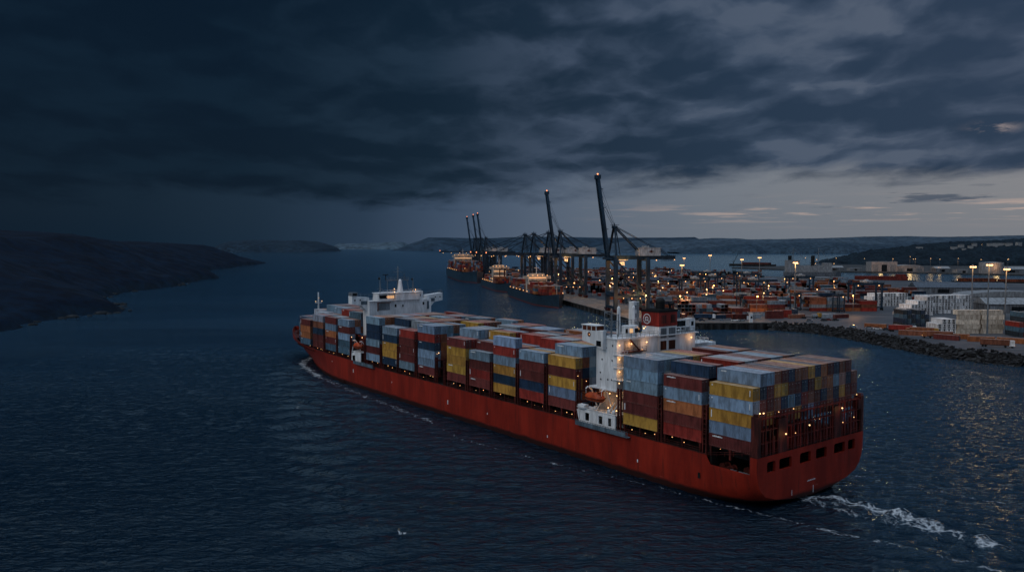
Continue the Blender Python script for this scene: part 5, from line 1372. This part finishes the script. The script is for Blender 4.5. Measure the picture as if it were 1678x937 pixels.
# ------------------------------------------------------------------ vehicles
WH_ = MB().tube((0,-.18,0), (0,.18,0), .5, n=12).tube((0,-.2,0), (0,.2,0), .22, n=8).mesh('wheel', M['rubber'])
def make_truck(loc, rot, col, label):
    t = thing('truck', label, 'truck', loc, rot, 'trucks and trailers in the yard')
    m = MB(); m.box(5.9, 8.2, -1.2, 1.2, .9, 1.6); m.prism([(8.2,-1.2),(8.2,1.2),(6.0,1.2),(6.0,-1.2)], 1.6, 3.3); m.box(6.2,8.0,-1.0,1.0,3.3,3.6); put('cab', m.mesh('cab', M['cont']), t, color=col)
    m = MB(); m.box(8.2, 8.24, -1.0, 1.0, 2.2, 3.1); m.build('windscreen', M['glass'], t)
    for s in (-.85, .85): m = MB(); m.box(8.2, 8.26, s-.15, s+.15, 1.1, 1.35); m.build('headlight', M['lamp'], t)
    m = MB(); m.box(-6, 6.2, -.5, .5, .85, 1.15)
    for x in (-6,-2,2,5.5): m.box(x, x+.3, -1.2, 1.2, 1.0, 1.2)
    m.build('trailer_frame', M['dark'], t)
    for x in (-5,-3.8,4.4,7.2):
        for s in (-1, 1): put('wheel', WH_, t, (x, s*1.0, .5))
    return t
T0 = None
for x, y, rot, k, lab, load in [(222.5,446,-.35,'WH','white truck parked on the apron edge with a bright red container','RD'),(228,433,-.45,'YE','yellow truck with an orange brown container by the revetment','OR'),(227,413,2.7,'OR','orange truck with a rust container turning by the revetment','BR'),(234,377,-.55,'WH','white truck hauling a brown container in front of the tall mast','BR'),(250,357,-.5,'RD','red truck at the right edge above the rocks',None),(203,531,.2,'YE','yellow truck by the small stack at the basin corner',None),(128,522,.1,'WH','white truck on the basin apron behind the red funnel','NV'),(106,612,1.75,'RD','red truck under the nearest harbour crane',None)]:
    T0 = make_truck((x,y,GZ), rot, C[k], lab) if T0 is None else copy_tree(T0, None, (x,y,GZ), rot, lab)
    T0.children[0].color = (*C[k],1)
    for ch in T0.children:
        if ch.name.startswith('cab'): ch.color = (*C[k],1)
    if load:
        ca, sa = math.cos(rot), math.sin(rot); lx, ly = -6.1, 1.22
        o = put('yard_container', ME_Y, None, (x+ca*lx-sa*ly, y+sa*lx+ca*ly, GZ+1.22), rot-PI/2, C[load], label='%s container riding on the %s' % (CN[load], lab.split(' with')[0].split(' hauling')[0].split(' by')[0].split(' on the')[0]+' trailer'), category='container', group='containers riding on trucks')
def make_car(loc, rot, col, label):
    t = thing('parked_car', label, 'car', loc, rot, 'cars parked on the apron')
    m = MB(); m.prism([(-2.1,-.85),(2.1,-.85),(2.2,-.5),(2.2,.5),(2.1,.85),(-2.1,.85),(-2.2,.5),(-2.2,-.5)], .35, .95); put('body', m.mesh('body', M['cont']), t, color=col)
    m = MB(); m.loft([[(-1.7,-.78,.95),(1.2,-.78,.95),(1.2,.78,.95),(-1.7,.78,.95)],[(-1.3,-.65,1.5),(.5,-.65,1.5),(.5,.65,1.5),(-1.3,.65,1.5)]], closed=True, smooth=False, cap=True); m.build('cabin', M['glass'], t)
    for x in (-1.4, 1.4):
        for s in (-1, 1): w = put('wheel', WH_, t, (x, s*.75, .33)); w.scale = (.66,.6,.66)
    return t
C0 = None
for i, (x, y, rot, k) in enumerate([(118,512,.1,'GY'),(124.5,511,.1,'NV'),(139,516,1.4,'LB'),(146,511,.0,'WH'),(151,512,.2,'GY'),(212,462,-.6,'GY'),(215,458,-.6,'WH'),(218,453,-.6,'DK'),(206,470,-.6,'LB'),(205,512,.3,'DK'),(209,515,.3,'RD'),(213,513,.2,'DK'),(194,508,.1,'GY')]):
    lab = '%s car parked %s, %s of the row' % (CN[k], 'on the basin apron' if x < 190 else ('at the bend of the revetment' if y < 480 else 'in the huddle at the basin corner'), ORD[i % 5+1])
    C0 = make_car((x,y,GZ), rot, C[k], lab) if C0 is None else copy_tree(C0, None, (x,y,GZ), rot, lab)
    for ch in C0.children:
        if ch.name.startswith('body'): ch.color = (*C[k],1)
# tall-legged reach carriers on the yard
def make_carrier(loc, rot, label):
    t = thing('straddle_carrier', label, 'straddle carrier', loc, rot, 'straddle carriers in the yard')
    for x in (-2.2, 2.2):
        for y in (-3.6, 3.6): m = MB(); m.beam((x,y,1), (x,y,11.5), .5, .7); m.build('leg', M['crane'], t)
        m = MB(); m.beam((x,-4.6,1.3), (x,4.6,1.3), .7, .8); m.build('sill_beam', M['crane'], t)
        for y in (-3.6,-1.2,1.2,3.6): put('wheel', WH_, t, (x, y, .5), PI/2)
    m = MB(); m.box(-2.6, 2.6, -4.4, 4.4, 11.5, 12.6); m.box(-2.2,2.2,-4.4,-1.2,12.6,13.8); m.build('top_frame', M['crane'], t)
    m = MB(); m.box(2.5, 4.0, -4.6, -2.8, 9.0, 11.2); m.build('operator_cab', M['crane_white'], t)
    put('lamp', LB3, t, (0,-4.8,11.4)); return t
K0 = None
for x, y, rot, lab in [(219,602,.2,'slim straddle carrier at the foot of the mid-yard floodlight mast'),(120,563,.4,'straddle carrier by the front block near the quay apron'),(100,668,.9,'straddle carrier working behind the nearest harbour crane'),(170,578,.1,'straddle carrier between the front two yard blocks'),(245,585,.3,'straddle carrier parked by the blue gantry near the white reefers')]:
    K0 = make_carrier((x,y,GZ), rot, lab) if K0 is None else copy_tree(K0, None, (x,y,GZ), rot, lab)
# small cabin and kiosk on the basin apron
m = thing('site_cabin', 'dark flat-roofed cabin with a pale doorway on the basin apron', 'cabin', (148,522,GZ), .05)
MB().box(0,14,0,3.2,0,3.2).box(-.2,14.2,-.2,3.4,3.2,3.4).build('wall', M['red_dark'], m); MB().box(9.5,11,-.1,-.02,0,2.4).build('door', M['white'], m)
m = thing('kiosk', 'small white kiosk post at the quay edge before the dark cabin', 'kiosk', (153,501,GZ), 0)
MB().box(0,2,0,2,0,5).box(-.3,2.3,-.3,2.3,5,5.3).build('wall', M['white'], m); MB().box(.4,1.6,-.06,-.01,2.6,4).build('window', M['glass'], m)

# ------------------------------------------------------------------ buildings, vessels and tanks beyond the yard
def shed(name, label, cat, x, y, z, w, d, h, rot, wall, roof, kind='gable', bays=0, group=None):
    t = thing(name, label, cat, (x,y,z), rot, group)
    MB().box(0,w,0,d,0,h).build('wall', wall, t)
    m = MB()
    if kind == 'arch':
        n = 10; m.loft([[(w*.5-(w*.5+.4)*math.cos(PI*i/n), yy, h+h*.55*math.sin(PI*i/n)) for i in range(n+1)] for yy in (-.4, d+.4)], smooth=False)
        for yy in (-.4, d+.4): m.add([(w*.5-(w*.5+.4)*math.cos(PI*i/n), yy, h+h*.55*math.sin(PI*i/n)) for i in range(n+1)], [tuple(range(n+1))])
    elif kind == 'gable':
        m.add([(-.5,-.5,h),(w+.5,-.5,h),(w+.5,d/2,h+d*.22),(-.5,d/2,h+d*.22),(w+.5,d+.5,h),(-.5,d+.5,h)], [(0,1,2,3),(3,2,4,5),(1,4,2),(0,3,5)])
    else: m.box(-.3, w+.3, -.3, d+.3, h+.003, h+.5)
    m.build('roof', roof, t)
    for i in range(bays):
        a = w*(i+.18)/bays; b_ = w*(i+.82)/bays; q = MB(); q.box(a, b_, -.12, -.02, .1, h*.72); q.build('bay_door', M['glass'] if i % 2 else M['grey'], t)
    return t
rf = paint('pale_metal_roof', (.30,.32,.34), .5, .3); rf2 = paint('blue_grey_roof', (.10,.13,.17), .6, .3); wl_ = paint('pale_shed_wall', (.34,.34,.35), .6, .3); wl2 = paint('grey_shed_wall', (.17,.18,.20), .7, .35)
shed('warehouse', 'long pale shed with dark open bays at the back of the yard', 'warehouse', 338, 955, GZ, 58, 22, 11, .02, wl_, rf, 'flat', 4)
shed('warehouse', 'low grey-roofed shed left of the twin-masted vessel, back of yard', 'warehouse', 300, 985, GZ, 36, 18, 6, .03, wl2, rf2, 'gable', 3)
shed('warehouse', 'low flat warehouse behind the white reefer stacks', 'warehouse', 430, 830, GZ, 90, 24, 6, -.15, wl2, rf2, 'gable', 5)
shed('warehouse', 'long low warehouse roof right of the white reefer stacks', 'warehouse', 350, 575, GZ, 75, 20, 6.5, -.1, wl2, rf, 'gable', 5)
shed('warehouse', 'wide pale roofed warehouse at the right edge of the yard', 'warehouse', 372, 640, GZ, 70, 26, 8, -.1, wl_, rf, 'arch', 4)
far = MB(); far.prism([(560,1990),(700,1640),(800,1600),(960,1440),(1300,1380),(2200,1500),(2200,2300),(900,2300),(700,2100)], -3, 2.4); far.build('far_shore', land_mat('far_shore_ground', (.03,.034,.038), (.06,.064,.068), .05), kind='structure')
for x, y, w, d, h, k, lab in [(752,1560+75,54,26,20,'flat','boxy lit factory shed on the far shore under the floodlights'),(806,1640,58,26,9,'arch','arched grey hangar on the far shore right of the boxy shed'),(868,1600,30,20,7,'gable','low gabled shed on the far shore before the round tank'),(880,1545,28,16,6,'flat','small pale shed left of the round tank'),(962,1560,70,24,6.5,'gable','long pale shed right of the round tank'),(690,1720,40,18,6,'gable','low shed at the left end of the far shore strip'),(735,1700,26,16,5,'flat','flat lit office at the left of the far shore')]:
    shed('shed', lab, 'shed', x, y, 2.4, w, d, h, .0, wl_ if k != 'gable' else wl2, rf, k, 3, 'sheds on the far shore')
t = thing('storage_tank', 'large pale cylindrical storage tank on the far shore', 'tank', (932,1520,2.4))
MB().tube((0,0,0), (0,0,21), 21, n=32).build('tank_shell', wl_, t)
m = MB(); m.tube((0,0,21.01), (0,0,22.3), 20.8, 4, n=32); m.build('tank_roof', rf, t)
m = MB()
for i in range(14): a = -2.2+i*.09; m.beam((21.3*math.cos(a),21.3*math.sin(a),i*1.5), (21.3*math.cos(a+.09),21.3*math.sin(a+.09),i*1.5+1.5), .8, .3)
m.build('spiral_stair', M['grey'], t)
for i in range(3): point((760+60*i, 1610, 12), 7000, None, 4.0)
point((925,1490,16), 7000, None, 4.0)
# twin-masted grey vessel in the channel
t = thing('ferry', 'boxy grey vessel with dark funnels and two masts lying in the channel behind the yard', 'ship', (486,1385,0), R(-4), None)
m = MB(); m.prism([(0,0),(86,0),(98,9),(86,18),(0,18)], -2, 9); m.build('hull', wl2, t)
m = MB(); m.box(2, 24, 1, 17, 9, 30); m.box(24, 80, 1.5, 16.5, 9, 20); m.box(66,80,2,16,20,25); m.build('superstructure', wl_, t)
for x in (14, 58): m = MB(); m.tube((x,9,20),(x,9,52),.8,.4,8); m.beam((x-4,9,42),(x+4,9,46),.6); m.build('mast', M['grey'], t)
for x in (6, 46): m = MB(); m.box(x,x+5,6,12,20,38); m.build('funnel', M['dark'], t)
m = MB(); m.beam((14,9,52),(36,9,30),.5); m.beam((58,9,52),(76,9,30),.5); m.build('derrick', M['grey'], t)
for x in (20, 50, 82): put('deck_lamp', LB2, t, (x,-1,24))
t = thing('barge', 'long low dark barge with a slanted jib lying in the channel', 'barge', (640,2300,0), R(-52))
MB().prism([(0,0),(140,0),(150,9),(140,18),(0,18),(-8,9)], -1.5, 5).build('hull', M['dark'], t); MB().box(40,130,3,15,5,10).build('cargo_hold', M['red_dark'], t); MB().beam((6,9,5),(22,9,32),1.0).beam((6,9,5),(6,9,16),1.0).build('jib', M['dark'], t)
t = thing('barge', 'long red deck barge moored behind the yard, right of the shed', 'barge', (522,1195,0), R(-18))
MB().prism([(0,0),(80,0),(88,7),(80,14),(0,14)], -1.5, 3).build('hull', M['dark'], t); MB().box(3,76,2,12,3,9).box(60,74,3,11,9,12).build('cargo_hold', paint('barge_red', (.22,.03,.02), .6, .4), t)
t = thing('barge', 'dark laden barge with rusty cargo moored in the channel at right', 'barge', (640,1130,0), R(-14))
MB().prism([(0,0),(110,0),(120,8),(110,16),(0,16)], -1.5, 3.5).build('hull', M['dark'], t); MB().box(8,56,3,13,3.5,8).box(60,98,3,13,3.5,7).build('cargo_hold', M['rust'], t); put('deck_lamp', LB2, t, (4,0,6))
# houses on the wooded hill
hs = paint('pale_house_render', (.36,.37,.38), .8, .25); hr = paint('slate_roof', (.05,.055,.065), .8, .3)
gd = bpy.data.objects['wooded_hill']
gv = np.zeros(len(gd.data.vertices)*3, np.float32); gd.data.vertices.foreach_get('co', gv); gv = gv.reshape(-1, 3)
for i, (x, y, w, d, h, k) in enumerate([(1310,2330,16,10,6,0),(1325,2300,10,9,5,0),(1338,2340,14,10,6,1),(1350,2310,12,9,5.5,0),(1420,2330,26,12,8,0),(1450,2350,30,12,9,0),(1478,2340,18,10,8,1),(1500,2320,14,10,7,0),(1252,2420,18,9,5,0),(1390,2360,12,10,6,1)]):
    z = float(gv[np.argmin((gv[:,0]-x)**2+(gv[:,1]-y)**2), 2])+2
    shed('house', '%s white house on the wooded hill, %s from the left' % ('gabled' if k else 'flat-roofed', ORD[i+1]), 'house', x, y, z-4, w, d, h+4, rr.uniform(-.2,.2), hs, hr if k else hs, 'gable' if k else 'flat', 0, 'houses on the wooded hill')
# two gulls afloat in the foreground
def gull(x, y, rot, lab, s=1.0, up=True):
    t = thing('seabird', lab, 'seabird', (x,y,.12), rot, 'white seabirds afloat in the foreground')
    m = MB(); m.loft([[(u*s, w*math.cos(q)*s, .14*s+.75*w*math.sin(q)*s+dz*s) for q in [2*PI*j/8 for j in range(8)]] for u, w, dz in ((-.42,.01,.10),(-.28,.07,.06),(-.1,.15,0),(.1,.16,0),(.22,.11,.06),(.27,.07,.16),(.33,.075,.22),(.40,.06,.22),(.45,.02,.20))], closed=True, cap=True)
    m.add([(.45*s,-.02*s,.34*s),(.45*s,.02*s,.34*s),(.54*s,0,.32*s)], [(0,1,2)]); m.build('body', M['white'], t)
    for sd in (-1, 1):
        m = MB(); m.add([(.12*s,sd*.12*s,.22*s),(-.2*s,sd*.12*s,.22*s),(-.25*s,sd*.34*s,(.62 if up else .3)*s),(.05*s,sd*.36*s,(.66 if up else .3)*s),(-.38*s,sd*.55*s,(.95 if up else .28)*s)], [(0,1,2,3),(3,2,4)]); m.build('wing', M['white'], t)
gull(-20.25, 139.3, .6, 'white seabird with raised wings on the water, left one of the pair', .8)
gull(-19.55, 139.6, 2.4, 'white seabird on the water, right one of the pair in the foreground', .7, False)
build_stuff()
